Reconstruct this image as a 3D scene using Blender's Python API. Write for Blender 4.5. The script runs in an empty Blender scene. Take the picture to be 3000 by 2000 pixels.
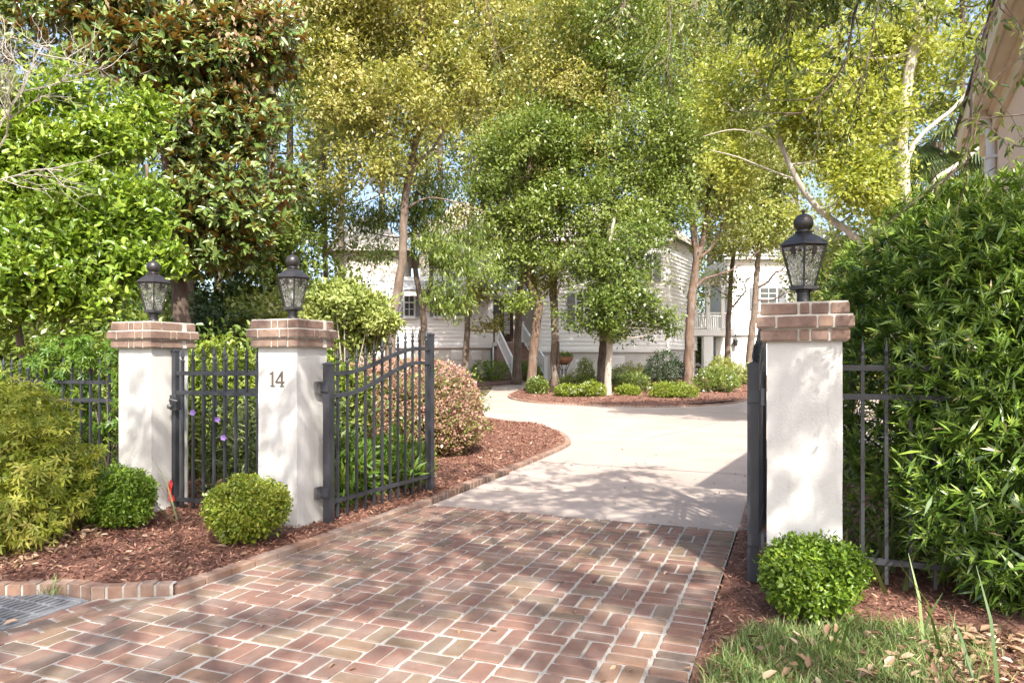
import bpy, bmesh, math, random
import numpy as np
from mathutils import Vector, Matrix
from mathutils.geometry import tessellate_polygon

# ------------------------------------------------------------------ camera, sky, sun, exposure
SC = bpy.context.scene
F, HY, CX, CH = 2040.0, 1060.0, 1500.0, 1.38      # focal length and horizon of the 3000 px wide photograph, eye height
TH = math.radians(21.7)                            # the drive runs 21.7 degrees right of the view axis
cam = bpy.data.objects.new('camera', bpy.data.cameras.new('camera'))
SC.collection.objects.link(cam)
cam.location = (0, 0, CH); cam.rotation_euler = (math.pi/2, 0, 0)
cam.data.sensor_width = 36; cam.data.lens = 36*F/3000; cam.data.shift_y = 0.02
cam.data.clip_start = .05; cam.data.clip_end = 2000
SC.camera = cam

LDIR = Vector((-.20, .95, -1.0)).normalized()     # the way sunlight travels
w = bpy.data.worlds.new('World'); SC.world = w; w.use_nodes = True
nt = w.node_tree; nt.nodes.clear()
sky = nt.nodes.new('ShaderNodeTexSky'); sky.sky_type = 'NISHITA'; sky.sun_disc = False
sky.sun_elevation = math.asin(-LDIR.z); sky.sun_rotation = math.atan2(-LDIR.x, -LDIR.y)
sky.dust_density = 3.5; sky.air_density = .9; sky.ozone_density = .4
bg = nt.nodes.new('ShaderNodeBackground'); bg.inputs['Strength'].default_value = .15
wo = nt.nodes.new('ShaderNodeOutputWorld')
nt.links.new(sky.outputs[0], bg.inputs[0]); nt.links.new(bg.outputs[0], wo.inputs[0])
sl = bpy.data.lights.new('sun', 'SUN'); sl.energy = 3.5; sl.angle = math.radians(.53); sl.color = (1, .95, .86)
sun = bpy.data.objects.new('sun', sl); SC.collection.objects.link(sun)
sun.rotation_euler = LDIR.to_track_quat('-Z', 'Y').to_euler()
vs = SC.view_settings
vs.view_transform = 'Standard'; vs.look = 'None'; vs.gamma = 1; vs.use_curve_mapping = False; vs.exposure = 1.38
SC.render.engine = 'CYCLES'
cy = SC.cycles
cy.max_bounces = 7; cy.diffuse_bounces = 4; cy.glossy_bounces = 2; cy.transmission_bounces = 5; cy.transparent_max_bounces = 10
cy.use_denoising = True; cy.caustics_reflective = False; cy.caustics_refractive = False
cy.sample_clamp_indirect = 6

# ------------------------------------------------------------------ helpers
C = SC.collection
CT, ST = math.cos(TH), math.sin(TH)
def D(u, v, z=0.0): return Vector((u*CT + v*ST, -u*ST + v*CT, z))       # drive frame -> world
def gz(x, y): return 0.0 if y < 16 else min(.6, .025*(y-16))            # the ground climbs gently to the house
def at(px, py, Y): return Vector(((px-CX)/F*Y, Y, CH-(py-HY)/F*Y))      # a point at depth Y
def gnd(px, py):
    k = (py-HY)/F
    Y = CH/k if k > 0 else 1e9
    if Y > 16: Y = min((CH+.4)/(k+.025), 60)
    return Vector(((px-CX)/F*Y, Y, gz(0, Y)))
def uv_of(p): return (p.x*CT - p.y*ST, p.x*ST + p.y*CT)
def unit(a): return a/np.maximum(np.linalg.norm(a, axis=-1, keepdims=True), 1e-9)

def link(o, parent=None, world=False):
    C.objects.link(o)
    if parent is not None:
        o.parent = parent
        if world: o.matrix_parent_inverse = (Matrix.Translation(parent.location) @ parent.rotation_euler.to_matrix().to_4x4()).inverted()
    return o
def tag(o, label=None, cat=None, group=None, kind=None):
    if label: o['label'] = label
    if cat: o['category'] = cat
    if group: o['group'] = group
    if kind: o['kind'] = kind
    return o
def thing(name, label, cat, loc=(0,0,0), rz=0, group=None):
    o = bpy.data.objects.new(name, None); o.empty_display_size = .1
    o.location = loc; o.rotation_euler = (0, 0, rz); C.objects.link(o)
    return tag(o, label, cat, group)
def inst(name, mesh, parent, loc=(0,0,0), rot=(0,0,0), scale=(1,1,1)):
    o = bpy.data.objects.new(name, mesh); o.location = loc; o.rotation_euler = rot; o.scale = scale
    return link(o, parent)
def copy_tree(o, parent=None):
    c = o.copy(); C.objects.link(c); c.parent = parent
    for ch in list(o.children): copy_tree(ch, c)
    return c

class MB:
    def __init__(s): s.v = []; s.f = []
    def add(s, vs, fs):
        n = len(s.v); s.v += [tuple(p) for p in vs]; s.f += [tuple(i+n for i in f) for f in fs]; return s
    def box(s, c, d, rz=0, bev=0.0):
        x, y, z = d[0]/2, d[1]/2, d[2]/2; ca, sa = math.cos(rz), math.sin(rz)
        b = min(bev, x*.9, y*.9, z*.9)
        if b <= 0:
            P = [(sx*x, sy*y, sz*z) for sz in (-1,1) for sy in (-1,1) for sx in (-1,1)]
            Fs = [(0,2,3,1),(4,5,7,6),(0,1,5,4),(2,6,7,3),(0,4,6,2),(1,3,7,5)]
        else:                                                            # top and bottom edges chamfered
            P = []; Fs = []
            for (zz, k) in ((-z, b), (-z+b, 0), (z-b, 0), (z, b)):
                P += [(-x+k,-y+k,zz),(x-k,-y+k,zz),(x-k,y-k,zz),(-x+k,y-k,zz)]
            Fs = [(3,2,1,0),(12,13,14,15)]
            for r in range(3):
                for i in range(4): a = r*4+i; bb = r*4+(i+1)%4; Fs.append((a, bb, bb+4, a+4))
        return s.add([(c[0]+p[0]*ca-p[1]*sa, c[1]+p[0]*sa+p[1]*ca, c[2]+p[2]) for p in P], Fs)
    def bar(s, a, b, w, h=None):
        """square bar from a to b"""
        a, b = Vector(a), Vector(b); h = h or w; d = (b-a).normalized()
        up = Vector((0,0,1)) if abs(d.z) < .95 else Vector((0,1,0))
        e = d.cross(up).normalized()*w/2; g = e.cross(d).normalized()*h/2
        P = [a-e-g, a+e-g, a+e+g, a-e+g, b-e-g, b+e-g, b+e+g, b-e+g]
        return s.add(P, [(3,2,1,0),(4,5,6,7),(0,1,5,4),(1,2,6,5),(2,3,7,6),(3,0,4,7)])
    def tube(s, pts, rad, n=8, cap=True):
        pts = [Vector(p) for p in pts]
        if not hasattr(rad, '__len__'): rad = [rad]*len(pts)
        P = []; prev = None
        for i, p in enumerate(pts):
            d = (pts[min(i+1, len(pts)-1)]-pts[max(i-1, 0)])
            d = d.normalized() if d.length > 1e-9 else Vector((0,0,1))
            if prev is None:
                a = Vector((1,0,0)) if abs(d.x) < .8 else Vector((0,1,0))
                e = d.cross(a).normalized()
            else:
                e = prev - d*prev.dot(d); e = e.normalized() if e.length > 1e-6 else d.orthogonal().normalized()
            prev = e; g = d.cross(e)
            for k in range(n):
                t = 2*math.pi*k/n; P.append(p + (e*math.cos(t)+g*math.sin(t))*rad[i])
        Fs = []
        for i in range(len(pts)-1):
            for k in range(n):
                a = i*n+k; b = i*n+(k+1)%n; Fs.append((a, b, b+n, a+n))
        if cap: Fs += [tuple(range(n-1,-1,-1)), tuple(range((len(pts)-1)*n, len(pts)*n))]
        return s.add(P, Fs)
    def lathe(s, prof, n=12, c=(0,0,0), rot=0.0):
        P = []
        for (r, z) in prof:
            for k in range(n):
                t = 2*math.pi*k/n+rot; P.append((c[0]+r*math.cos(t), c[1]+r*math.sin(t), c[2]+z))
        Fs = []
        for i in range(len(prof)-1):
            for k in range(n):
                a = i*n+k; b = i*n+(k+1)%n; Fs.append((a, b, b+n, a+n))
        Fs += [tuple(range(n-1,-1,-1)), tuple(range((len(prof)-1)*n, len(prof)*n))]
        return s.add(P, Fs)
    def prism(s, outline, z0, z1, holes=()):
        """outline (x, y) extruded from z0 to z1"""
        rings = [[Vector((p[0], p[1], 0)) for p in outline]]+[[Vector((p[0], p[1], 0)) for p in h] for h in holes]
        flat = [p for r in rings for p in r]; n = len(flat)
        tr = tessellate_polygon(rings)
        P = [(p.x, p.y, z0) for p in flat]+[(p.x, p.y, z1) for p in flat]
        Fs = []
        for t in tr:
            a, b, c = (flat[i] for i in t)
            if (b-a).cross(c-a).z < 0: t = (t[0], t[2], t[1])
            Fs.append(tuple(i+n for i in t)); Fs.append((t[0], t[2], t[1]))
        o = 0
        for r in rings:
            m = len(r); area = sum(r[i].x*r[(i+1)%m].y-r[(i+1)%m].x*r[i].y for i in range(m))
            for i in range(m):
                a, b = o+i, o+(i+1)%m
                Fs.append((a, b, b+n, a+n) if (area > 0) == (o == 0) or o == 0 and area > 0 else (b, a, a+n, b+n))
            o += m
        return s.add(P, Fs)
    def xf(s, M): s.v = [tuple(M @ Vector(p)) for p in s.v]; return s
    def mesh(s, name, mat, smooth=False):
        me = bpy.data.meshes.new(name); me.from_pydata(s.v, [], s.f); me.validate()
        if mat: me.materials.append(mat)
        if smooth: me.polygons.foreach_set('use_smooth', [True]*len(me.polygons))
        me.update(); return me
    def build(s, name, mat, parent=None, world=False, smooth=False):
        return link(bpy.data.objects.new(name, s.mesh(name, mat, smooth)), parent, world)

# ------------------------------------------------------------------ materials
def N(nt, t, **kw):
    n = nt.nodes.new(t)
    for k, v in kw.items():
        if k in n.inputs: n.inputs[k].default_value = v
        else: setattr(n, k, v)
    return n
def ramp(nt, fac, stops, interp='LINEAR'):
    r = nt.nodes.new('ShaderNodeValToRGB'); e = r.color_ramp; e.interpolation = interp
    while len(e.elements) < len(stops): e.elements.new(.5)
    for el, (p, c) in zip(e.elements, stops): el.position = p; el.color = (*c, 1) if len(c) == 3 else c
    nt.links.new(fac, r.inputs[0]); return r.outputs[0]
def mixc(nt, fac, a, b, mode='MIX'):
    m = nt.nodes.new('ShaderNodeMix'); m.data_type = 'RGBA'; m.blend_type = mode
    for i, x in ((0, fac), (6, a), (7, b)):
        if hasattr(x, 'is_linked') or hasattr(x, 'links'): nt.links.new(x, m.inputs[i])
        else: m.inputs[i].default_value = x if i == 0 else ((*x, 1) if len(x) == 3 else x)
    return m.outputs[2]
def newmat(name):
    m = bpy.data.materials.new(name); m.use_nodes = True; nt = m.node_tree; nt.nodes.clear()
    b = nt.nodes.new('ShaderNodeBsdfPrincipled'); o = nt.nodes.new('ShaderNodeOutputMaterial')
    nt.links.new(b.outputs[0], o.inputs[0]); return m, nt, b, o
def coords(nt, kind='Object', scale=(1,1,1), world=False):
    if world:
        g = nt.nodes.new('ShaderNodeNewGeometry'); src = g.outputs['Position']
    else:
        t = nt.nodes.new('ShaderNodeTexCoord'); src = t.outputs[kind]
    mp = nt.nodes.new('ShaderNodeMapping'); mp.inputs['Scale'].default_value = scale
    nt.links.new(src, mp.inputs[0]); return mp.outputs[0]
def noise(nt, vec, scale, detail=4, rough=.6, dist=0):
    n = N(nt, 'ShaderNodeTexNoise', Scale=scale, Detail=detail, Roughness=rough, Distortion=dist)
    nt.links.new(vec, n.inputs['Vector']); return n.outputs['Fac']
def bump(nt, b, h, strength=.3, dist=.01):
    n = N(nt, 'ShaderNodeBump', Strength=strength, Distance=dist); nt.links.new(h, n.inputs['Height'])
    nt.links.new(n.outputs[0], b.inputs['Normal'])
def simple(name, stops, scale=8, rough=.7, bstr=.2, bdist=.005, bscale=60, metal=0, spec=.5, world=True, vscale=(1,1,1)):
    """a surface coloured by noise, with fine relief"""
    m, nt, b, o = newmat(name); v = coords(nt, world=world, scale=vscale)
    nt.links.new(ramp(nt, noise(nt, v, scale, 6, .65), stops), b.inputs['Base Color'])
    b.inputs['Roughness'].default_value = rough; b.inputs['Metallic'].default_value = metal
    b.inputs['Specular IOR Level'].default_value = spec
    if bstr: bump(nt, b, noise(nt, v, bscale, 5, .6), bstr, bdist)
    return m
def leafmat(name, stops, trans=.35, rough=.42, spec=.45, back=None, tint=(1.15, 1.1, .55)):
    m, nt, b, o = newmat(name)
    a = N(nt, 'ShaderNodeAttribute', attribute_name='lv')
    col = ramp(nt, a.outputs['Fac'], stops)
    if back:
        g = nt.nodes.new('ShaderNodeNewGeometry'); col = mixc(nt, g.outputs['Backfacing'], col, back)
    nt.links.new(col, b.inputs['Base Color']); b.inputs['Roughness'].default_value = rough
    b.inputs['Specular IOR Level'].default_value = spec
    t = nt.nodes.new('ShaderNodeBsdfTranslucent')
    nt.links.new(mixc(nt, 1.0, col, tint, 'MULTIPLY'), t.inputs[0])
    mx = nt.nodes.new('ShaderNodeMixShader'); mx.inputs[0].default_value = trans
    nt.links.new(b.outputs[0], mx.inputs[1]); nt.links.new(t.outputs[0], mx.inputs[2]); nt.links.new(mx.outputs[0], o.inputs[0])
    return m
def brickmat(name, stops, mortar_dust=.35, dust=(.42,.38,.33), dark=.5):
    m, nt, b, o = newmat(name); v = coords(nt, world=True)
    oi = nt.nodes.new('ShaderNodeObjectInfo'); g = nt.nodes.new('ShaderNodeNewGeometry')
    ad = N(nt, 'ShaderNodeMath', operation='ADD'); nt.links.new(oi.outputs['Random'], ad.inputs[0]); nt.links.new(g.outputs['Random Per Island'], ad.inputs[1])
    fr = N(nt, 'ShaderNodeMath', operation='FRACT'); nt.links.new(ad.outputs[0], fr.inputs[0])
    col = ramp(nt, fr.outputs[0], stops)
    n1 = noise(nt, v, 14, 5, .7); n2 = noise(nt, v, 90, 4, .7); n3 = noise(nt, v, 3.2, 4, .6)
    col = mixc(nt, ramp(nt, n1, [(.35,(0,0,0)),(.75,(dark,dark,dark))]), col, (.10,.075,.065))
    col = mixc(nt, ramp(nt, n3, [(.45,(0,0,0)),(.8,(mortar_dust,)*3)]), col, dust)
    col = mixc(nt, ramp(nt, n2, [(.62,(0,0,0)),(.75,(.5,.5,.5))]), col, (.36,.30,.25))
    nt.links.new(col, b.inputs['Base Color']); b.inputs['Roughness'].default_value = .82
    b.inputs['Specular IOR Level'].default_value = .3
    bump(nt, b, n2, .5, .004); return m

M = {}
M['brick'] = brickmat('paving_brick', [(0,(.205,.112,.088)),(.25,(.245,.135,.10)),(.5,(.18,.105,.085)),(.7,(.265,.16,.11)),(.85,(.215,.15,.098)),(1,(.155,.112,.095))])
M['edgebrick'] = brickmat('edging_brick', [(0,(.28,.16,.11)),(.4,(.22,.13,.095)),(.7,(.33,.20,.135)),(1,(.24,.15,.12))], .6)
M['capbrick'] = brickmat('cap_brick', [(0,(.27,.165,.12)),(.4,(.22,.135,.105)),(.7,(.31,.20,.145)),(1,(.24,.155,.125))], .7, (.40,.32,.25), .85)
M['mortar'] = simple('mortar', [(.28,(.22,.20,.175)),(.5,(.37,.345,.31)),(.8,(.47,.445,.405))], 9, .9, .6, .006, 70)
M['mortar_cap'] = simple('cap_mortar', [(.3,(.46,.43,.38)),(.7,(.62,.58,.52))], 20, .9, .5, .004, 90)
M['concrete'] = None
m, nt_, b_, o_ = newmat('drive_concrete'); v_ = coords(nt_, world=True)
c_ = ramp(nt_, noise(nt_, v_, .9, 6, .6), [(.3,(.36,.29,.25)),(.55,(.42,.345,.30)),(.75,(.46,.385,.34))])
c_ = mixc(nt_, ramp(nt_, noise(nt_, coords(nt_, world=True, scale=(.5,.12,1)), 2.2, 6, .7), [(.5,(0,0,0)),(.85,(.35,.35,.35))]), c_, (.27,.215,.185))
c_ = mixc(nt_, ramp(nt_, noise(nt_, v_, 45, 4, .7), [(.6,(0,0,0)),(.8,(.3,.3,.3))]), c_, (.30,.25,.22))
nt_.links.new(c_, b_.inputs['Base Color']); b_.inputs['Roughness'].default_value = .8
bump(nt_, b_, noise(nt_, v_, 160, 4, .7), .25, .003); M['concrete'] = m
m, nt_, b_, o_ = newmat('stucco'); v_ = coords(nt_, world=True)
c_ = ramp(nt_, noise(nt_, v_, 2.3, 5, .6), [(.3,(.52,.51,.485)),(.7,(.58,.57,.545))])
c_ = mixc(nt_, ramp(nt_, noise(nt_, coords(nt_, world=True, scale=(6,6,.8)), 3, 6, .7), [(.52,(0,0,0)),(.8,(.5,.5,.5))]), c_, (.40,.385,.345))
nt_.links.new(c_, b_.inputs['Base Color']); b_.inputs['Roughness'].default_value = .85
bump(nt_, b_, noise(nt_, v_, 75, 6, .65), .45, .006); M['stucco'] = m
M['iron'] = simple('iron_paint', [(.3,(.028,.030,.036)),(.7,(.045,.047,.055))], 6, .42, .25, .002, 120, 0, .5)
M['bronze'] = simple('lantern_paint', [(.3,(.018,.017,.018)),(.7,(.035,.030,.028))], 14, .36, .3, .002, 160, 0, .6)
M['number'] = simple('number_bronze', [(.3,(.13,.10,.075)),(.7,(.18,.145,.115))], 30, .45, .1, .001, 90, .4)
M['steel'] = simple('hinge_steel', [(.3,(.09,.09,.095)),(.7,(.20,.20,.205))], 18, .5, .3, .002, 90, .5)
M['mulch'] = simple('mulch_bed', [(.25,(.10,.045,.03)),(.5,(.20,.095,.066)),(.75,(.30,.155,.11))], 26, .95, 1, .03, 45)
M['soil'] = simple('forest_floor', [(.25,(.075,.05,.03)),(.5,(.13,.09,.055)),(.75,(.10,.11,.045))], 3, .95, 1, .03, 25)
M['siding'] = simple('white_siding', [(.3,(.78,.78,.77)),(.7,(.84,.84,.83))], 2, .55, .1, .003, 60)
M['trim'] = simple('white_trim', [(.3,(.74,.74,.73)),(.7,(.82,.82,.81))], 2, .5, .1, .002, 60)
M['shutter'] = simple('grey_shutter', [(.3,(.17,.18,.20)),(.7,(.23,.24,.26))], 6, .5, .2, .003, 60)
M['roof'] = simple('tan_metal_roof', [(.3,(.46,.41,.36)),(.7,(.55,.50,.44))], 1.5, .5, .1, .003, 20)
M['greyroof'] = simple('grey_metal_roof', [(.3,(.38,.39,.40)),(.7,(.48,.49,.50))], 1.5, .45, .1, .003, 20)
M['door'] = simple('dark_wood_door', [(.3,(.06,.025,.018)),(.7,(.11,.05,.035))], 8, .35, .2, .002, 40, vscale=(4,4,.6))
M['beige'] = simple('beige_wall', [(.3,(.58,.53,.47)),(.7,(.64,.59,.53))], 2, .7, .2, .003, 60)
M['peach'] = simple('peach_stucco', [(.3,(.80,.62,.49)),(.7,(.84,.66,.53))], 1.2, .85, .35, .004, 110, vscale=(1,1,.5))
M['cream'] = simple('cream_eave_paint', [(.3,(.68,.58,.43)),(.7,(.76,.66,.50))], 3, .6, .15, .003, 40)
M['terracotta'] = simple('woven_basket', [(.3,(.28,.13,.07)),(.7,(.42,.21,.12))], 30, .8, .6, .01, 60)
M['red'] = simple('red_ribbon', [(.3,(.55,.012,.012)),(.7,(.70,.03,.025))], 12, .5, .2, .003, 60)
M['grate'] = simple('cast_iron_grate', [(.3,(.16,.165,.18)),(.7,(.27,.275,.29))], 20, .55, .5, .004, 110, .3)
M['dark'] = simple('drain_pit', [(.3,(.02,.02,.02)),(.7,(.03,.03,.03))], 5, .9, 0)  # near-black colour painting the shade below the grate
M['bulb'] = simple('frosted_bulb', [(.3,(.75,.75,.72)),(.7,(.8,.8,.78))], 5, .3, 0)
def bark(name, stops, sc=9, vs=(1,1,.22)):
    m, nt, b, o = newmat(name); v = coords(nt, world=True, scale=vs)
    n1 = noise(nt, v, sc, 6, .7, .4); n2 = noise(nt, coords(nt, world=True), 2.1, 4, .6)
    col = ramp(nt, n1, stops); col = mixc(nt, ramp(nt, n2, [(.5,(0,0,0)),(.72,(.55,.55,.55))]), col, (.30,.29,.25))
    nt.links.new(col, b.inputs['Base Color']); b.inputs['Roughness'].default_value = .9
    bump(nt, b, n1, .9, .03); return m
M['bark'] = bark('grey_brown_bark', [(.3,(.075,.052,.038)),(.5,(.155,.112,.083)),(.7,(.24,.185,.145))])
M['barkdark'] = bark('dark_bark', [(.3,(.05,.036,.028)),(.5,(.11,.08,.06)),(.7,(.17,.13,.10))])
M['barkpale'] = bark('pale_bark', [(.3,(.26,.22,.18)),(.5,(.42,.37,.31)),(.7,(.52,.47,.40))], 6)
M['barkred'] = bark('reddish_bark', [(.3,(.075,.047,.032)),(.5,(.15,.098,.07)),(.7,(.22,.155,.115))])
M['glass'] = None
m, nt_, b_, o_ = newmat('window_glass'); v_ = coords(nt_, world=True)
b_.inputs['Base Color'].default_value = (.07,.08,.085,1); b_.inputs['Roughness'].default_value = .08
bump(nt_, b_, noise(nt_, v_, 1.5, 3), .04, .02); M['glass'] = m
m, nt_, b_, o_ = newmat('seeded_lantern_glass'); v_ = coords(nt_, world=False, scale=(1,1,.35))
tr = nt_.nodes.new('ShaderNodeBsdfTransparent'); tr.inputs[0].default_value = (.95,.96,.92,1)
gl = nt_.nodes.new('ShaderNodeBsdfGlossy'); gl.inputs['Roughness'].default_value = .12
tl = nt_.nodes.new('ShaderNodeBsdfTranslucent'); tl.inputs[0].default_value = (.85,.86,.78,1)
nz = noise(nt_, v_, 60, 3, .6, 1.5)
bn = N(nt_, 'ShaderNodeBump', Strength=1.0, Distance=.012); nt_.links.new(nz, bn.inputs['Height'])
nt_.links.new(bn.outputs[0], gl.inputs['Normal'])
m1 = nt_.nodes.new('ShaderNodeMixShader'); nt_.links.new(ramp(nt_, nz, [(.42,(.06,.06,.06)),(.6,(.75,.75,.75))]), m1.inputs[0])
nt_.links.new(tr.outputs[0], m1.inputs[1]); nt_.links.new(gl.outputs[0], m1.inputs[2])
m2 = nt_.nodes.new('ShaderNodeMixShader'); m2.inputs[0].default_value = .16
nt_.links.new(m1.outputs[0], m2.inputs[1]); nt_.links.new(tl.outputs[0], m2.inputs[2]); nt_.links.new(m2.outputs[0], o_.inputs[0])
M['lampglass'] = m

# leaves: colours run from dark to light over the per-leaf value
LM = {
 'laurel': leafmat('laurel_oak_leaf', [(0,(.05,.095,.012)),(.3,(.14,.20,.03)),(.55,(.28,.325,.075)),(.8,(.46,.46,.17)),(1,(.58,.52,.27))], .35, .33, .6),
 'green': leafmat('green_oak_leaf', [(0,(.055,.105,.016)),(.4,(.14,.205,.035)),(.75,(.27,.33,.075)),(1,(.42,.43,.16))], .35, .33, .6),
 'golden': leafmat('golden_oak_leaf', [(0,(.055,.09,.012)),(.3,(.17,.20,.03)),(.55,(.34,.34,.08)),(.8,(.52,.47,.18)),(1,(.62,.52,.28))], .35, .33, .6),
 'maple': leafmat('yellow_maple_leaf', [(0,(.12,.18,.025)),(.4,(.27,.32,.05)),(.75,(.44,.46,.10)),(.95,(.56,.54,.17)),(1,(.5,.32,.1))], .45),
 'bright': leafmat('bright_shrub_leaf', [(0,(.05,.12,.012)),(.4,(.15,.25,.022)),(.75,(.30,.40,.05)),(.97,(.44,.50,.12)),(1,(.5,.16,.05))], .3, .28, .6),
 'magnolia': leafmat('magnolia_leaf', [(0,(.06,.12,.025)),(.5,(.14,.22,.05)),(.9,(.27,.34,.10)),(1,(.38,.38,.16))], .15, .25, .7, back=(.40,.20,.06)),
 'dead': leafmat('dead_vine_leaf', [(0,(.20,.11,.055)),(.5,(.36,.24,.13)),(1,(.46,.37,.23))], .3, .7),
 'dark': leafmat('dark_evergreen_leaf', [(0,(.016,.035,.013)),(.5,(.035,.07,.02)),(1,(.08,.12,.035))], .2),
 'hedge': leafmat('narrow_evergreen_leaf', [(0,(.05,.10,.015)),(.35,(.135,.235,.035)),(.7,(.29,.42,.065)),(.96,(.48,.56,.13)),(1,(.56,.42,.25))], .22, .3, .6),
 'box': leafmat('boxwood_leaf', [(0,(.05,.11,.012)),(.45,(.14,.24,.022)),(.8,(.27,.37,.045)),(1,(.42,.46,.09))], .3, .32),
 'boxyellow': leafmat('boxwood_leaf_yellow', [(0,(.09,.13,.012)),(.45,(.23,.28,.03)),(.8,(.38,.41,.06)),(1,(.5,.48,.11))], .3, .35),
 'pink': leafmat('pink_fringe_leaf', [(0,(.12,.13,.035)),(.35,(.26,.25,.08)),(.55,(.38,.24,.16)),(.82,(.52,.28,.26)),(1,(.64,.42,.40))], .3, .5, tint=(1.1,.9,.7)),
 'azalea': leafmat('azalea_hedge_leaf', [(0,(.08,.13,.015)),(.4,(.20,.27,.03)),(.8,(.33,.38,.06)),(1,(.42,.40,.10))], .35),
 'pitto': leafmat('variegated_leaf', [(0,(.12,.18,.04)),(.4,(.27,.33,.08)),(.8,(.42,.45,.15)),(.96,(.52,.52,.22)),(1,(.48,.22,.12))], .3),
 'jmaple': leafmat('japanese_maple_leaf', [(0,(.11,.17,.018)),(.45,(.28,.33,.04)),(.8,(.46,.44,.085)),(1,(.58,.45,.15))], .4, .5),
 'ruellia': leafmat('grey_green_leaf', [(0,(.07,.11,.04)),(.5,(.17,.22,.09)),(1,(.30,.33,.17))], .3, .5),
 'vine': leafmat('creeper_leaf', [(0,(.05,.13,.015)),(.5,(.14,.25,.03)),(1,(.32,.34,.05))], .35),
 'grass': leafmat('lawn_grass', [(0,(.08,.15,.04)),(.5,(.19,.29,.08)),(.85,(.32,.39,.13)),(1,(.48,.42,.25))], .35, .5),
 'litter': leafmat('dry_fallen_leaf', [(0,(.15,.08,.045)),(.4,(.30,.19,.115)),(.8,(.45,.32,.22)),(1,(.54,.43,.33))], .15, .75),
 'chips': leafmat('mulch_chip', [(0,(.11,.048,.032)),(.5,(.24,.115,.08)),(.9,(.36,.19,.135)),(1,(.48,.34,.24))], .0, .9, .2),
 'petal': leafmat('flower_petal', [(0,(.30,.17,.55)),(1,(.48,.32,.75))], .4, .5, tint=(1,1,1)),
 'white': leafmat('white_blossom', [(0,(.7,.7,.68)),(1,(.82,.82,.8))], .3, .5, tint=(1,1,1)),
 'palm': leafmat('palm_leaf', [(0,(.05,.09,.03)),(.6,(.12,.18,.06)),(1,(.24,.26,.11))], .25, .4),
}

# ------------------------------------------------------------------ foliage
def q(*f): return [tuple(x) for x in f]
TM = {  # leaf outlines: (along, across, up) and faces
 'needle': ([(0,0,0),(.4,.5,.06),(1,0,-.04),(.4,-.5,.06)], [(0,3,2,1)]),
 'rhomb': ([(0,0,0),(.45,.5,.04),(1,0,-.06),(.45,-.5,.04)], [(0,3,2,1)]),
 'fold':  ([(0,0,0),(.3,.5,.10),(.72,.38,.05),(1,0,-.10),(.72,-.38,.05),(.3,-.5,.10)], [(0,3,2,1),(0,5,4,3)]),
 'strap': ([(0,-.5,0),(0,.5,0),(.5,.5,.10),(.5,-.5,.10),(1,.06,-.02),(1,-.06,-.02)], [(0,3,2,1),(3,5,4,2)]),
 'blade': ([(0,-.5,0),(0,.5,0),(.55,.4,-.04),(.55,-.4,-.04),(1,.05,-.26),(1,-.05,-.26)], [(0,3,2,1),(3,5,4,2)]),
}
pv, pf = [(0,0,0)], []
for a_, l_ in ((-1.9,.55),(-1.0,.85),(0,1.0),(1.0,.85),(1.9,.55)):
    n_ = len(pv); dx, dy = math.cos(a_), math.sin(a_)
    pv += [(dx*l_*.5-dy*.10, dy*l_*.5+dx*.10, .03), (dx*l_, dy*l_, -.10), (dx*l_*.5+dy*.10, dy*l_*.5-dx*.10, .03)]
    pf.append((0, n_+2, n_+1, n_))
TM['palmate'] = (pv, pf)

def leaf_mesh(name, pos, ax, nm, L, W, tm, lv, mat):
    tv, tf = TM[tm]; tv = np.array(tv, float); tf = np.array(tf, int)
    n = len(pos); k = len(tv)
    ax = unit(ax); nm = unit(nm - ax*(nm*ax).sum(1, keepdims=True)); sd = np.cross(nm, ax)
    L = np.asarray(L).reshape(-1,1,1); W = np.asarray(W).reshape(-1,1,1)
    co = pos[:,None,:] + ax[:,None,:]*tv[None,:,0:1]*L + sd[:,None,:]*tv[None,:,1:2]*W + nm[:,None,:]*tv[None,:,2:3]*L
    me = bpy.data.meshes.new(name); me.vertices.add(n*k); me.vertices.foreach_set('co', co.astype(np.float32).ravel())
    lo = (tf[None] + (np.arange(n)*k)[:,None,None]).astype(np.int32).ravel()
    npoly = n*len(tf); me.loops.add(len(lo)); me.loops.foreach_set('vertex_index', lo)
    me.polygons.add(npoly); me.polygons.foreach_set('loop_start', (np.arange(npoly)*tf.shape[1]).astype(np.int32))
    a = me.attributes.new('lv', 'FLOAT', 'POINT'); a.data.foreach_set('value', np.repeat(lv, k).astype(np.float32))
    me.materials.append(mat); me.update(calc_edges=True); return me

def blob_points(R, blobs, n, hollow=.55, rag=.25, power=3):
    """points through a set of ellipsoids, mostly towards their skin, with a ragged outline"""
    B = np.array(blobs, float); wt = (B[:,3]*B[:,4]+B[:,3]*B[:,5]+B[:,4]*B[:,5]); wt /= wt.sum()
    i = R.choice(len(B), n, p=wt); d = unit(R.normal(size=(n,3)))
    r = (hollow**power + (1-hollow**power)*R.random(n))**(1/power)
    ph = R.random((len(B),4))*6.28
    rg = 1 + rag*(np.sin(d[:,0]*5+ph[i,0]) + np.sin(d[:,1]*5+ph[i,1]) + np.sin(d[:,2]*6+ph[i,2]) + .7*np.sin((d[:,0]-d[:,2])*9+ph[i,3]))/3
    p = B[i,:3] + d*B[i,3:6]*(r*rg)[:,None]
    out = unit(d*B[i,3:6][:, [1,2,0]]*0 + d/np.maximum(B[i,3:6], .05)*B[i,3:6].mean(1, keepdims=True))
    return p, out, i
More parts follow.
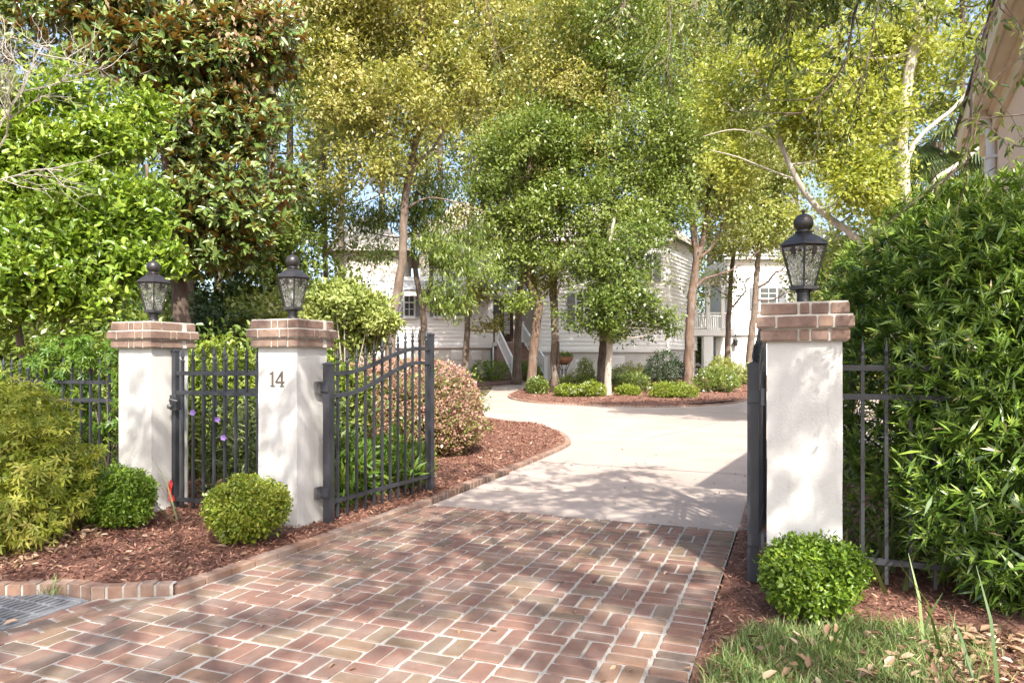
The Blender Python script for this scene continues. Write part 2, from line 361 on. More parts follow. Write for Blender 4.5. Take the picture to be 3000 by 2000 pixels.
def split(blobs, k, seed, flat=.62):
    """break each lobe into smaller flattened sprays, so that crowns read as layered clumps with gaps"""
    rn = random.Random(seed); out = []
    for b in blobs:
        for j in range(k):
            d = Vector((rn.gauss(0,1), rn.gauss(0,1), rn.gauss(0,1))).normalized()*rn.uniform(.2,1.35); f = rn.uniform(.3,.62)
            out.append((b[0]+d.x*b[3], b[1]+d.y*b[4], b[2]+d.z*b[5], b[3]*f, b[4]*f, b[5]*f*flat*1.35))
    return out
def gaps(R, p, scale, keep):
    """keep only a share of points, in patches, so that the sky shows through"""
    k = R.normal(size=(5,3))*scale; ph = R.random(5)*6.28
    s = np.sin(p@k.T+ph).sum(1); return s > np.quantile(s, 1-keep)

def foliage(name, seed, blobs, tips, per, spread, L, W, tm, mat, parent=None, hollow=.55, rag=.25, keep=1, gscale=1.2, droop=.2,
            up=.7, outw=.5, jit=.35, world=True, rosette=False, zmin=None, clumpw=.45, lvpow=1.0, sunw=.35, subs=0, clip=None):
    R = np.random.default_rng(seed)
    if subs: blobs = split(blobs, subs, seed)+[(b[0], b[1], b[2], b[3]*1.3, b[4]*1.2, b[5]*1.25) for b in blobs]
    p, out, bi = blob_points(R, blobs, tips, hollow, rag)
    m = np.ones(len(p), bool)
    if keep < 1: m &= gaps(R, p, gscale, keep)
    if zmin is not None: m &= p[:,2] > zmin
    if clip is not None: m &= clip(p)
    p, out, bi = p[m], out[m], bi[m]; n = len(p)
    cl = .5*R.random(n)+.5*R.random(len(blobs))[bi]
    sh = unit(out*.8 + np.array([0,0,.45-droop]) + R.normal(size=(n,3))*.35)           # shoot direction of each tip
    P = np.repeat(p, per, 0); S = np.repeat(sh, per, 0); O = np.repeat(out, per, 0); K = len(P)
    rnd = unit(R.normal(size=(K,3)))
    if rosette:
        t = np.tile(np.linspace(0, 1, per), n)
        rad = unit(rnd - S*(rnd*S).sum(1, keepdims=True))
        pos = P + S*(t*spread)[:,None]
        ax = unit(S*(.25+.75*t)[:,None] + rad*(1.05-.45*t)[:,None] + np.array([0,0,-droop*.5])); nm = unit(S - ax*.2 - np.array(LDIR)*sunw*1.5)
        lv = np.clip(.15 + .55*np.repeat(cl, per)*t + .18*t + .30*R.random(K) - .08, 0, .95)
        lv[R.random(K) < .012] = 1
    else:
        pos = P + rnd*(spread*R.random((K,1))**.6)
        ax = unit(S*.6 + R.normal(size=(K,3))*.7 + np.array([0,0,-droop]))
        nm = unit(np.array([0,0,up]) + O*outw + R.normal(size=(K,3))*.55 - np.array(LDIR)*sunw)
        lv = clumpw*np.repeat(cl, per) + (1-clumpw)*R.random(K); lv = lv**lvpow
    sc = 1 + jit*(R.random(K)-.5)*2
    if zmin is not None: pos[:,2] = np.maximum(pos[:,2], zmin)
    me = leaf_mesh(name, pos, ax, nm, L*sc, W*sc, tm, lv, mat)
    return link(bpy.data.objects.new(name, me), parent, world)

def smooth_path(pts, n=4):
    """Catmull-Rom through the points"""
    P = [Vector(p) for p in pts]; out = []
    for i in range(len(P)-1):
        a, b, c, d = P[max(i-1,0)], P[i], P[i+1], P[min(i+2, len(P)-1)]
        for k in range(n):
            t = k/n; out.append(.5*((2*b)+(c-a)*t+(2*a-5*b+4*c-d)*t*t+(3*b-a-3*c+d)*t**3))
    out.append(P[-1]); return out
def limb(mb, pts, r0, r1, n=8, rnd=None, wob=.0, flare=0):
    q_ = smooth_path(pts, 5); m = len(q_)
    if rnd and wob: q_ = [q_[0]]+[p+Vector((rnd.uniform(-wob,wob), rnd.uniform(-wob,wob), 0)) for p in q_[1:]]
    rr = [r0+(r1-r0)*(i/(m-1))**.85 for i in range(m)]
    if flare: 
        for i in range(min(4, m)): rr[i] *= 1+flare*(1-i/4)**2
    mb.tube(q_, rr, n); return q_
def tree(name, label, stems, blobs, leaf, seed, barkm, cat='tree', group=None, twigs=5, nside=9):
    """stems: lists of (points, r0, r1); blobs: crown ellipsoids; leaf: list of dicts for foliage()"""
    rn = random.Random(seed); base = stems[0][0][0]
    t = thing(name, label, cat, base, 0, group); mb = MB(); allp = []
    for i, (pts, r0, r1) in enumerate(stems):
        allp += [(p, r0+(r1-r0)*.6) for p in limb(mb, pts, r0, r1, nside, rn, .012*r0/.1, .5 if i == 0 else 0)[2:]]
    for b in blobs:
        c = Vector(b[:3])
        near = sorted(allp, key=lambda e: (e[0]-c).length + max(0, e[0].z-c.z)*1.5)[0]
        if (near[0]-c).length > .5:
            mid = near[0].lerp(c, .5)+Vector((rn.uniform(-.15,.15), rn.uniform(-.15,.15), -.12*(c-near[0]).length))
            r = max(.012, near[1]*.45); limb(mb, [near[0], mid, c], r, r*.4, 6)
        else: r = near[1]*.5
        for k in range(twigs):
            d = Vector((rn.gauss(0,1), rn.gauss(0,1), rn.gauss(.2,.8))).normalized()
            e = c+Vector((d.x*b[3], d.y*b[4], d.z*b[5]))*.85
            limb(mb, [c, c.lerp(e,.5)+Vector((rn.uniform(-.12,.12),rn.uniform(-.12,.12),rn.uniform(0,.2)))*b[3], e], r*.38, r*.10, 4)
    mb.build('trunk', barkm, t, True, True)
    for i, l in enumerate(leaf):
        l = dict(l); foliage(l.pop('name', 'crown'), seed*7+i, l.pop('blobs', blobs), parent=t, **l)
    return t
def PB(px, py, Y, rx, rz, ry=None):
    """a crown lobe given by its outline in the photograph at depth Y"""
    c = at(px, py, Y); s = Y/F; return (c.x, c.y, c.z, rx*s, ry if ry else .5*(rx+rz)*s*1.1, rz*s)

# ------------------------------------------------------------------ ground, drive, beds
def sheet(name, outline, zoff, mat, kind='structure', step=1.0, zfun=None, world_pts=True):
    """a flat outline (world x, y) laid on the terrain"""
    bm = bmesh.new(); vs = [bm.verts.new((p[0], p[1], 0)) for p in outline]
    bm.faces.new(vs); bmesh.ops.triangulate(bm, faces=bm.faces[:])
    ys = [p[1] for p in outline]; xs = [p[0] for p in outline]
    for axis, lo, hi in ((1, min(ys), max(ys)), (0, min(xs), max(xs))):
        y = math.floor(lo/step)*step+step
        while y < hi:
            co = (0,y,0) if axis == 1 else (y,0,0); no = (0,1,0) if axis == 1 else (1,0,0)
            bmesh.ops.bisect_plane(bm, geom=bm.verts[:]+bm.edges[:]+bm.faces[:], plane_co=co, plane_no=no); y += step
    for v in bm.verts: v.co.z = gz(v.co.x, v.co.y)+zoff+(zfun(v.co.x, v.co.y, v) if zfun else 0)
    bmesh.ops.recalc_face_normals(bm, faces=bm.faces[:])
    for f in bm.faces:
        if f.normal.z < 0: f.normal_flip()
    me = bpy.data.meshes.new(name); bm.to_mesh(me); bm.free(); me.materials.append(mat)
    o = bpy.data.objects.new(name, me); C.objects.link(o); return tag(o, kind=kind)

mb = MB(); ys = [-60,-20,-8,0,4,8,12,16,20,24,28,32,36,40,48,60,90,150,400]; xs = [-300,-100,-40,-20,-8,0,8,20,40,100,300]
for y in ys:
    for x in xs: mb.v.append((x, y, gz(x, y)-.03))
for j in range(len(ys)-1):
    for i in range(len(xs)-1): a = j*len(xs)+i; mb.f.append((a, a+1, a+1+len(xs), a+len(xs)))
tag(mb.build('ground', M['soil']), kind='structure')

VC = 5.91                                          # where bricks give way to concrete
def leftedge(v): return -3.34+(v-3.0)*.052 if v > 3 else -3.34+(v-3.0)*.27
# concrete drive: panels split by sawn joints
def strip(a, b): return [tuple(p[:2]) for p in (a, b)]
conc = [D(-3.2,VC), D(-.39,VC), D(-.34,10.5), D(1.2,12), D(5,13.5), D(12,16), Vector((14,26,0)), Vector((3,27,0)), Vector((2.2,39.2,0)), Vector((-.6,39.2,0)), Vector((-.9,24,0)), Vector((-4,19,0)), Vector((-5,12,0)), D(-3.2,8)]
sheet('concrete_drive', [p[:2] for p in conc], .004, M['concrete'], step=2)
jm = simple('joint_shadow_filler', [(.3,(.17,.14,.12)),(.7,(.24,.20,.17))], 20, .9, 0)  # darker colour for the joint strips laid on the concrete
for k_, (a, b) in enumerate((((1560,1352),(2260,1396)), ((1395,1236),(1640,1206)), ((1890,1287),(2110,1236)), ((1700,1222),(2200,1216)))):
    pa, pb = gnd(*a), gnd(*b); d = (pb-pa).normalized(); nrm = Vector((-d.y, d.x, 0))*.009
    n = 6; mbj = MB()
    pts = [pa.lerp(pb, i/n) for i in range(n+1)]
    for i in range(n): 
        A, B = pts[i], pts[i+1]
        mbj.add([A-nrm, B-nrm, B+nrm, A+nrm], [(0,1,2,3)])
    mbj.v = [(p[0], p[1], gz(p[0], p[1])+.0075) for p in mbj.v]
    tag(mbj.build('concrete_joint', jm), kind='structure')

# ---- brick drive: mortar bed, basket-weave bricks, border course
def clip_half(poly, a, b):
    """part of poly to the left of a->b"""
    out = []; n = len(poly)
    f = lambda p: (b[0]-a[0])*(p[1]-a[1])-(b[1]-a[1])*(p[0]-a[0])
    for i in range(n):
        p, r = poly[i], poly[(i+1)%n]; fp, fr = f(p), f(r)
        if fp >= 0: out.append(p)
        if fp*fr < 0: t = fp/(fp-fr); out.append((p[0]+(r[0]-p[0])*t, p[1]+(r[1]-p[1])*t))
    return out
rb = random.Random(5)
def brick_prism(poly, z0, z1, rough=.0022, inset=.005):
    """a worn paver: ragged outline, chamfered arris, slightly domed"""
    n = len(poly); cxx = sum(p[0] for p in poly)/n; cyy = sum(p[1] for p in poly)/n
    ring = []
    for i in range(n):
        p, r = poly[i], poly[(i+1)%n]; L = math.hypot(r[0]-p[0], r[1]-p[1]); m = 3 if L > .12 else 2
        for k in range(m):
            t = k/m + (.03 if k == 0 else 0); x, y = p[0]+(r[0]-p[0])*t, p[1]+(r[1]-p[1])*t
            if k == 0: x += (cxx-x)*.015; y += (cyy-y)*.015
            ring.append((x+rb.uniform(-rough,rough), y+rb.uniform(-rough,rough)))
    def ins(s): return [(x+(cxx-x)*s/max(math.hypot(cxx-x, cyy-y), .01), y+(cyy-y)*s/max(math.hypot(cxx-x, cyy-y), .01)) for x, y in ring]
    mbb = MB(); m = len(ring); r2 = ins(inset)
    V_ = [(x, y, z0) for x, y in ring]+[(x, y, z1-.004) for x, y in ring]+[(x, y, z1+rb.uniform(-.0008,.0008)) for x, y in r2]
    Fs = []
    for lv_ in range(2):
        for i in range(m): a = lv_*m+i; b = lv_*m+(i+1)%m; Fs.append((a, b, b+m, a+m))
    Fs.append(tuple(range(2*m, 3*m))); mbb.add(V_, Fs); return mbb
UN = .21; J = .015; UR = -.586
mort = [(-6.5,-.8),(-.41,-.8),(-.395,VC),(-3.2,VC),(-3.36,3.05),(-3.72,2.86),(-3.72,2.30),(-6.5,2.30)]
sheet('brick_drive', [D(*p)[:2] for p in mort], .0105, M['mortar'], step=2)
drive = bpy.data.objects['brick_drive']
lay = []
for i in range(0, 28):
    for j in range(-22, 13):
        u1 = UR-i*UN; u0 = u1-UN; v0 = 3.32+j*UN; v1 = v0+UN
        vert = (i+j) % 2 == 0
        for k in (0, 1):
            if vert: r = (u0+k*UN/2, u0+(k+1)*UN/2, v0, v1)
            else: r = (u0, u1, v0+k*UN/2, v0+(k+1)*UN/2)
            jx = rb.uniform(-.003,.003); jy = rb.uniform(-.003,.003)
            poly = [(r[0]+J/2+jx, r[2]+J/2+jy), (r[1]-J/2+jx, r[2]+J/2+jy), (r[1]-J/2+jx, r[3]-J/2+jy), (r[0]+J/2+jx, r[3]-J/2+jy)]
            poly = clip_half(poly, (-3.184+.012, 6.0), (-3.34+.012, 3.0)) if v0 > 2.95 else clip_half(poly, (-3.34+.012, 3.0), (-4.15+.012, 0.0))
            if poly: poly = clip_half(poly, (9, VC-.008), (-9, VC-.008))
            if poly and len(poly) > 2: lay.append(poly)
b0 = -.8                                           # soldier course along the right edge
k = 0
while b0+k*.0985 < VC-.06:
    v0 = b0+k*.0985; k += 1; e = rb.uniform(-.006,.006)
    lay.append([(UR+J/2, v0+J/2), (-.403+e, v0+J/2), (-.403+e, v0+.0985-J/2), (UR+J/2, v0+.0985-J/2)])
d0 = Vector((-4.15+3.34, -3.0)).normalized(); nn = Vector((d0.y, -d0.x)) # running courses beside the flare
if nn.x > 0: nn = -nn
for row in range(9):
    for k in range(-1, 20):
        s0 = (k+.5*(row % 2))*.212
        c0 = Vector((-3.34, 3.0))+nn*(row*.099+.006)+d0*s0
        poly = [c0, c0+d0*.2, c0+d0*.2+nn*.087, c0+nn*.087]
        poly = [(p.x, p.y) for p in poly]
        if sum((poly[(i+1)%4][0]-poly[i][0])*(poly[(i+1)%4][1]+poly[i][1]) for i in range(4)) > 0: poly = poly[::-1]
        poly = clip_half(poly, (-3.33, 3.02), (-3.72, 2.83))
        if len(poly) < 3: continue
        pu = sum(p[0] for p in poly)/len(poly); pvv = sum(p[1] for p in poly)/len(poly)
        if pvv > 2.26: poly = clip_half(poly, (-3.715, 3.2), (-3.715, 2.2))
        if len(poly) > 2 and pu > -6: lay.append(poly)
def parea(p): return abs(sum(p[i][0]*p[(i+1)%len(p)][1]-p[(i+1)%len(p)][0]*p[i][1] for i in range(len(p))))/2
lay = [p for p in lay if parea(p) > .0012]
def shown(poly):
    c = D(sum(p[0] for p in poly)/len(poly), sum(p[1] for p in poly)/len(poly))
    if c.y < 1: return 0
    px, py = CX+F*c.x/c.y, HY+F*CH/c.y
    return 0 if px < -20 or px > 3020 or py > 2030 else parea(poly)*CH/c.y**3
lay.sort(key=shown, reverse=True)
rest = MB()
for i, p in enumerate(lay):
    z1 = .0165+rb.uniform(-.0025,.0025)
    b = brick_prism(p, -.01, z1)
    if i < 300 and shown(p) > 0:
        cx_ = sum(a[0] for a in p)/len(p); cy_ = sum(a[1] for a in p)/len(p)
        b.v = [(a[0]-cx_, a[1]-cy_, a[2]) for a in b.v]
        inst('brick', b.mesh('brick', M['brick']), drive, D(cx_, cy_), (0,0,-TH))
    else: rest.add([D(*a) for a in b.v], b.f)
tag(rest.build('brick_field', M['brick'], drive), kind='stuff')

# ---- edging bricks laid along a line
def edging(name, pts, bw, bd, h, zb=0, mort=True, gap=.012, batter=0):
    """bricks bw along the line, bd deep, standing h above the ground; the line is their drive-side face"""
    o = bpy.data.objects.new(name, None); C.objects.link(o); tag(o, kind='structure'); o.location = pts[0]
    P = smooth_path(pts, 12); S = [0]
    for i in range(1, len(P)): S.append(S[-1]+(P[i]-P[i-1]).length)
    vars_ = []
    for k in range(6):
        b = brick_prism([(-bw/2+gap/2,0),(bw/2-gap/2,0),(bw/2-gap/2,bd),(-bw/2+gap/2,bd)], -.04, h+rb.uniform(-.004,.004), .003, .007)
        vars_.append(b.mesh('brick', M['edgebrick']))
    s = bw/2; i = 0; mm = MB()
    while s < S[-1]-bw/2:
        while S[i+1] < s: i += 1
        t = (s-S[i])/(S[i+1]-S[i]); p = P[i].lerp(P[i+1], t); d = (P[i+1]-P[i]); a = math.atan2(d.y, d.x)
        q_ = inst('brick', rb.choice(vars_), None, (p.x, p.y, gz(p.x, p.y)+zb), (rb.uniform(-.02,.02), 0, a+rb.uniform(-.02,.02)))
        q_.parent = o; q_.matrix_parent_inverse = Matrix.Translation(o.location).inverted(); s += bw
    if mort:
        for i in range(len(P)-1):
            a, b = P[i], P[i+1]; d = (b-a).normalized(); n = Vector((-d.y, d.x, 0))
            A, B = a+n*.006, b+n*.006; A2, B2 = a+n*(bd-.006), b+n*(bd-.006)
            za, zb_ = gz(a.x, a.y)+zb, gz(b.x, b.y)+zb
            mm.add([(A.x,A.y,za-.03),(B.x,B.y,zb_-.03),(B2.x,B2.y,zb_-.03),(A2.x,A2.y,za-.03),(A.x,A.y,za+h-.009),(B.x,B.y,zb_+h-.009),(B2.x,B2.y,zb_+h-.009),(A2.x,A2.y,za+h-.009)],
                   [(0,1,5,4),(2,3,7,6),(4,5,6,7)])
        mm.build('mortar', M['mortar'], o, True)
    return o
edging('brick_kerb', [D(leftedge(v)-.008, v) for v in (3.08, 3.8, 4.6, 5.3, 5.95)], .205, .10, .055, mort=False)
EL = [D(-3.36,3.06), D(-3.52,2.97), D(-3.70,2.86), D(-3.86,2.84), D(-4.02,2.80), D(-4.3,2.66), D(-4.9,2.45), D(-5.6,2.3)]
edging('brick_kerb', EL[::-1], .088, .085, .082)
EC = [gnd(1262,1476), gnd(1400,1419), gnd(1540,1365), gnd(1650,1317), gnd(1672,1297), gnd(1643,1271), gnd(1558,1248), gnd(1429,1233), gnd(1330,1226), gnd(1240,1222)]
edging('brick_edging', EC, .095, .10, .05)
isl_front = [gnd(*p) for p in ((1540,1142),(1500,1155),(1489,1166),(1536,1177),(1625,1185),(1759,1190),(1893,1193),(2000,1192),(2089,1188),(2165,1180),(2207,1167),(2225,1150))]
edging('brick_edging', isl_front, .105, .10, .055)
edging('brick_edging', [D(-.40,8.6), D(-.385,7.6), D(-.385,6.6), D(-.385,5.95)], .095, .10, .03)
edging('brick_edging', [gnd(1540,1123), gnd(1428,1134), gnd(1350,1136)][::-1], .105, .10, .05)

# ---- planting beds
def lump(a, s, seed):
    R = random.Random(seed); K = [(R.gauss(0,s), R.gauss(0,s), R.random()*6.28) for _ in range(6)]
    return lambda x, y: a*sum(math.sin(x*k[0]+y*k[1]+k[2]) for k in K)/3
l1 = lump(.014, 3.0, 1)
def bedz(x, y, v=None):
    u_, v_ = uv_of(Vector((x, y, 0))); rise = max(0, min(1, (-3.5-u_)/1.2))
    return l1(x, y) + .055*rise + (.0 if v is None or not v.is_boundary else -.02)
bedL = [D(leftedge(v)-.10, v)[:2] for v in (3.15, 3.8, 4.6, 5.3, 5.95)] + [ (p+Vector((-.10,.02,0)))[:2] for p in EC[1:4]] + [(p+Vector((-.06,-.09,0)))[:2] for p in EC[4:6]]+[(p+Vector((0,-.1,0)))[:2] for p in EC[6:]] + [(-3.6,14.6),(-14,16),(-14,5.5)] + [(p+Vector((.01,.085,0)))[:2] for p in EL[::-1]]
sheet('mulch_bed', bedL, .05, M['mulch'], step=.25, zfun=bedz)
isl = [(p+Vector((.0,.1,0)))[:2] for p in isl_front]+[(14,30),(14,36),(2.4,36)]
l2 = lump(.03, .8, 2)
sheet('mulch_bed', isl, .05, M['mulch'], step=1, zfun=lambda x,y,v: l2(x,y))
sheet('mulch_bed', [(p+Vector((0,.1,0)))[:2] for p in (gnd(1350,1136), gnd(1428,1134), gnd(1540,1123))]+[(.5,37.5),(-14,37.5),(-14,26)], .05, M['mulch'], step=1, zfun=lambda x,y,v: l2(x,y))
bedR = [D(-.395,2.0), D(-.395,3.5), D(-.385,4.6), D(-.385,5.9), D(-.28,8.6), D(6,8.6), D(6,2.0)]
l3 = lump(.012, 3.2, 3)
sheet('mulch_bed', [p[:2] for p in bedR], .008, M['mulch'], step=.25, zfun=lambda x,y,v: l3(x,y)+(.012 if not v.is_boundary else 0))
sheet('verge', [D(-.397,-3)[:2], D(-.395,2.0)[:2], D(6,2.0)[:2], D(6,-3)[:2]], .006, M['soil'], step=.5)

def scatter(name, seed, poly, n, L, W, mat, zf, tm='rhomb', tilt=.35, jit=.5, up=0, lvpow=1, keep=1, gscale=2., kind='stuff', label=None, cat=None, blade=False, dens=None):
    """small loose pieces spread over an outline (world x, y)"""
    R = np.random.default_rng(seed); P = np.array([p[:2] for p in poly], float)
    lo, hi = P.min(0), P.max(0); pts = lo+R.random((n*3,2))*(hi-lo); ins = np.zeros(len(pts), bool)
    j = len(P)-1
    for i in range(len(P)):
        c = ((P[i,1] > pts[:,1]) != (P[j,1] > pts[:,1])) & (pts[:,0] < (P[j,0]-P[i,0])*(pts[:,1]-P[i,1])/(P[j,1]-P[i,1]+1e-12)+P[i,0])
        ins ^= c; j = i
    pts = pts[ins]
    if dens is not None: pts = pts[R.random(len(pts)) < dens(pts)]
    pts = pts[:n]; K = len(pts)
    pos = np.c_[pts, [zf(x, y) for x, y in pts]]
    if keep < 1: m_ = gaps(R, pos, gscale, keep); pos = pos[m_]; K = len(pos)
    a = R.random(K)*6.283
    if blade:
        ax = np.c_[np.cos(a)*tilt*R.random(K)*2, np.sin(a)*tilt*R.random(K)*2, np.ones(K)]; nm = np.c_[-np.cos(a), -np.sin(a), R.random(K)*.3]
    else:
        ax = np.c_[np.cos(a), np.sin(a), R.normal(size=K)*tilt]; nm = np.c_[R.normal(size=(K,2))*tilt, np.ones(K)]
    sc = 1+jit*(R.random(K)-.5)*2; lv = R.random(K)**lvpow
    pos[:,2] += up*R.random(K)
    me = leaf_mesh(name, pos, ax, nm, L*sc, W*sc, tm, lv, mat)
    o = bpy.data.objects.new(name, me); C.objects.link(o); return tag(o, label, cat, None, kind)
zbl = lambda x, y: .05+gz(x,y)+bedz(x, y)+.003
zbr = lambda x, y: .02+l3(x, y)+.003
nearL = [D(leftedge(v)-.09, v) for v in (3.12, 3.8, 4.6, 5.3, 6.6)]+[D(-5.2,6.6), D(-7.2,4.2), D(-6.3,2.5), D(-4.3,2.74), D(-3.72,2.94)]
scatter('mulch_chips', 11, nearL, 42000, .034, .008, LM['chips'], zbl, 'rhomb', .45, .6, .012, label='reddish shredded bark mulch in the front bed', cat='mulch')
scatter('mulch_chips', 12, [gnd(1262,1468), gnd(1400,1411), gnd(1650,1308), gnd(1640,1275), gnd(1558,1252), gnd(1400,1240), gnd(1100,1330), gnd(1050,1440)], 22000, .04, .010, LM['chips'], zbl, 'rhomb', .45, .6, .014, label='reddish shredded bark mulch around the pink hedge', cat='mulch')
scatter('mulch_chips', 13, [D(-.39,2.2), D(-.38,5.9), D(-.2,8.5), D(1,8.5), D(1,2.2)], 20000, .032, .007, LM['chips'], zbr, 'rhomb', .45, .6, .012, label='reddish shredded bark mulch along the right brick border', cat='mulch')
scatter('mulch_chips', 14, isl, 9000, .10, .03, LM['chips'], lambda x,y: .05+gz(x,y)+l2(x,y), 'rhomb', .4, .6, .02, label='reddish shredded bark mulch in the island bed', cat='mulch')

# ------------------------------------------------------------------ gate piers
PV = 4.40; PW = .40; PH = 1.50                      # front face, width, stucco height
def pier(u0, label, PV, PW=.385):
    t = thing('gate_pier', label, 'pier', D(u0+PW/2, PV+PW/2), -TH, 'white stucco gate piers with brick caps')
    R = random.Random(int(u0*100)); mb = MB(); h = PW/2                 # slightly wavy rendered shaft
    n = 10; rings = []
    for j in range(n+1):
        z = -.15+(PH+.15)*j/n; k = .004
        ring = [(-h,-h),(-h*.33,-h),(h*.33,-h),(h,-h),(h,-h*.33),(h,h*.33),(h,h),(h*.33,h),(-h*.33,h),(-h,h),(-h,h*.33),(-h,-h*.33)]
        rings += [(x+R.uniform(-k,k)*.4, y+R.uniform(-k,k)*.4, z) for x, y in ring]
    mb.v = rings
    for j in range(n):
        for i in range(12): a = j*12+i; b = j*12+(i+1)%12; mb.f.append((a, b, b+12, a+12))
    mb.f.append(tuple(range(n*12, n*12+12)))
    mb.build('shaft', M['stucco'], t, smooth=False)
    z = PH+.001
    for c, (W_, hh) in enumerate(((.47,.066),(.515,.066),(.47,.066))):  # three brick courses, the middle one proud
        core = MB().box((0,0,z+hh/2+.003), (W_-.014, W_-.014, hh+.008)); core.build('mortar', M['mortar_cap'], t)
        H = W_/2; bd = .095
        for side in range(4):
            a = side*math.pi/2
            runs = [(-H, -H+.21), (-H+.222, -H+.222+.2), ] if (side+c) % 2 else [(-H+.107, -H+.107+.1), (-H+.219, -H+.219+.15)]
            runs = [(-H, -H+.105),(-H+.117, -H+.117+.205),(-H+.334, H-.107)] if (side+c) % 2 else [(-H, -H+.2),(-H+.212, -H+.262),(-H+.274, H-.107)]
            for (s0, s1) in runs:
                if s1-s0 < .03: continue
                L = s1-s0
                b = MB().box((0,0,0), (L, bd, hh-.003), 0, .005)
                b.v = [(x+R.uniform(-.0018,.0018), y+R.uniform(-.0018,.0018), zz+R.uniform(-.0015,.0015)) for x, y, zz in b.v]
                lx, ly = (s0+s1)/2, -(H-bd/2)
                inst('brick', b.mesh('brick', M['capbrick']), t, (lx*math.cos(a)-ly*math.sin(a), lx*math.sin(a)+ly*math.cos(a), z+hh/2), (0,0,a))
        z += hh+.009
    top = MB().box((0,0,z-.006), (.30,.30,.008)); top.build('cap_fill', M['mortar_cap'], t)
    return t, z
p14, ZT = pier(-4.02, 'middle white gate pier bearing the bronze number 14', 4.51)
pier(-5.39, 'left white gate pier with the latch of the narrow gate, behind the small round boxwood', 4.34)
pier(-.12, 'right white gate pier standing against the tall narrow-leaved hedge', 4.336, .40)
# bronze house number, an object of its own fixed to the pier
def digit(name, outline, hole, x0, label):
    s = .12; mb = MB()
    mb.prism([(x*s, y*s) for x, y in outline], 0, .006, [[(x*s, y*s) for x, y in h] for h in hole])
    mb.v = [(x+x0, -.1925-.008-z+.006, y+1.185) for x, y, z in mb.v]
    o = mb.build(name, M['number']); o.location = D(-4.02+.1925, 4.51+.1925); o.rotation_euler = (0,0,-TH)
    return tag(o, label, 'house number', 'bronze house number digits')
digit('house_number', [(.06,0),(.44,0),(.44,.045),(.325,.06),(.325,1),(.27,1),(.0,.83),(.02,.79),(.175,.865),(.175,.06),(.06,.045)], [], -.075, 'bronze numeral one, left of the pair on the middle pier')
digit('house_number', [(.36,0),(.70,0),(.70,.04),(.61,.055),(.61,.24),(.74,.24),(.74,.33),(.61,.33),(.61,1),(.55,1),(0,.31),(0,.24),(.47,.24),(.47,.055),(.36,.04)], [[(.12,.33),(.47,.33),(.47,.78)]], -.017, 'bronze numeral four, right of the pair on the middle pier')

# ------------------------------------------------------------------ lanterns on the piers
def lantern(u, label, rot, v):
    t = thing('post_lantern', label, 'lantern', D(u, v, ZT), -TH+rot, 'black post lanterns on the gate piers')
    n = 6; B = M['bronze']
    MB().lathe([(.058,0),(.058,.012),(.040,.018),(.038,.022),(.038,.070),(.046,.074),(.046,.08)], 20).build('post', B, t, smooth=False)
    MB().lathe([(.052,.080),(.088,.086),(.088,.104),(.076,.110)], n).build('base_ring', B, t)
    z0, z1, r0, r1 = .110, .345, .074, .138
    for k in range(n):
        a = 2*math.pi*k/n; b = a+2*math.pi/n
        P = lambda r, an, z: (r*math.cos(an), r*math.sin(an), z)
        MB().tube([P(r0,a,z0), P(r1,a,z1)], .0062, 4).build('corner_bar', B, t)
        g = MB(); i0, i1 = r0-.004, r1-.004
        g.add([P(i0,a,z0), P(i0,b,z0), P(i1,b,z1), P(i1,a,z1)], [(0,1,2,3)])
        pane = g.build('glass_pane', M['lampglass'], t)
        m_ = (a+b)/2; e = Vector((-math.sin(m_), math.cos(m_), 0)); cr = math.cos(math.pi/n)
        def on(s, zz): r = (r0+(r1-r0)*(zz-z0)/(z1-z0))*cr+.001; return Vector((r*math.cos(m_), r*math.sin(m_), zz))+e*s
        o = MB(); o.tube([on(-.055,.268), on(-.03,.292), on(0,.298), on(.03,.292), on(.055,.268)], .0022, 4)   # arch and leaf spray
        c = [(0,.345),(.010,.335),(.008,.325),(.018,.318),(.012,.305),(.016,.296),(.006,.290),(0,.270),(-.006,.290),(-.016,.296),(-.012,.305),(-.018,.318),(-.008,.325),(-.010,.335)]
        ci = [on(s, zz) for s, zz in c]; nr = Vector((math.cos(m_), math.sin(m_), 0))*.003
        o.add([p+nr for p in ci]+[p for p in ci], [tuple(range(len(c)))]+[(i, (i+1)%len(c), (i+1)%len(c)+len(c), i+len(c)) for i in range(len(c))])
        o.build('ornament', B, pane)
        MB().tube([on(-.066*.95*1.0,.341), on(.066*.95,.341)], .006, 4).build('top_bar', B, t)
    MB().lathe([(.142,.343),(.152,.346),(.152,.352),(.128,.372),(.095,.396),(.066,.414),(.050,.424),(.046,.430)], n).build('hood', B, t)
    sp = [(.046,.428),(.050,.434),(.040,.440)]+[(.0575*math.cos(a), .487+.0575*math.sin(a)) for a in np.linspace(-.95, 1.4, 12)]
    ball = MB().lathe(sp, 24).build('ball', B, t, smooth=True)
    MB().lathe([(.008,.540),(.006,.546)]+[(.0125*math.cos(a), .5575+.0125*math.sin(a)) for a in np.linspace(-1.1, 1.45, 7)], 14).build('finial', B, ball, smooth=True)
    MB().lathe([(.013,.108),(.013,.175),(.010,.178)], 12).build('candle_tube', B, t)
    MB().lathe([(.010,.178),(.018,.198),(.020,.215),(.014,.238),(.004,.252)], 12).build('bulb', M['bulb'], t, smooth=True)
    return t
lantern(-3.83, 'black lantern on the middle pier above the number 14', .25, 4.70)
lantern(-5.20, 'black lantern on the left pier behind the narrow gate', .35, 4.53)
lantern(.08, 'black lantern on the right pier beside the tall hedge', math.radians(30)+.02, 4.536)

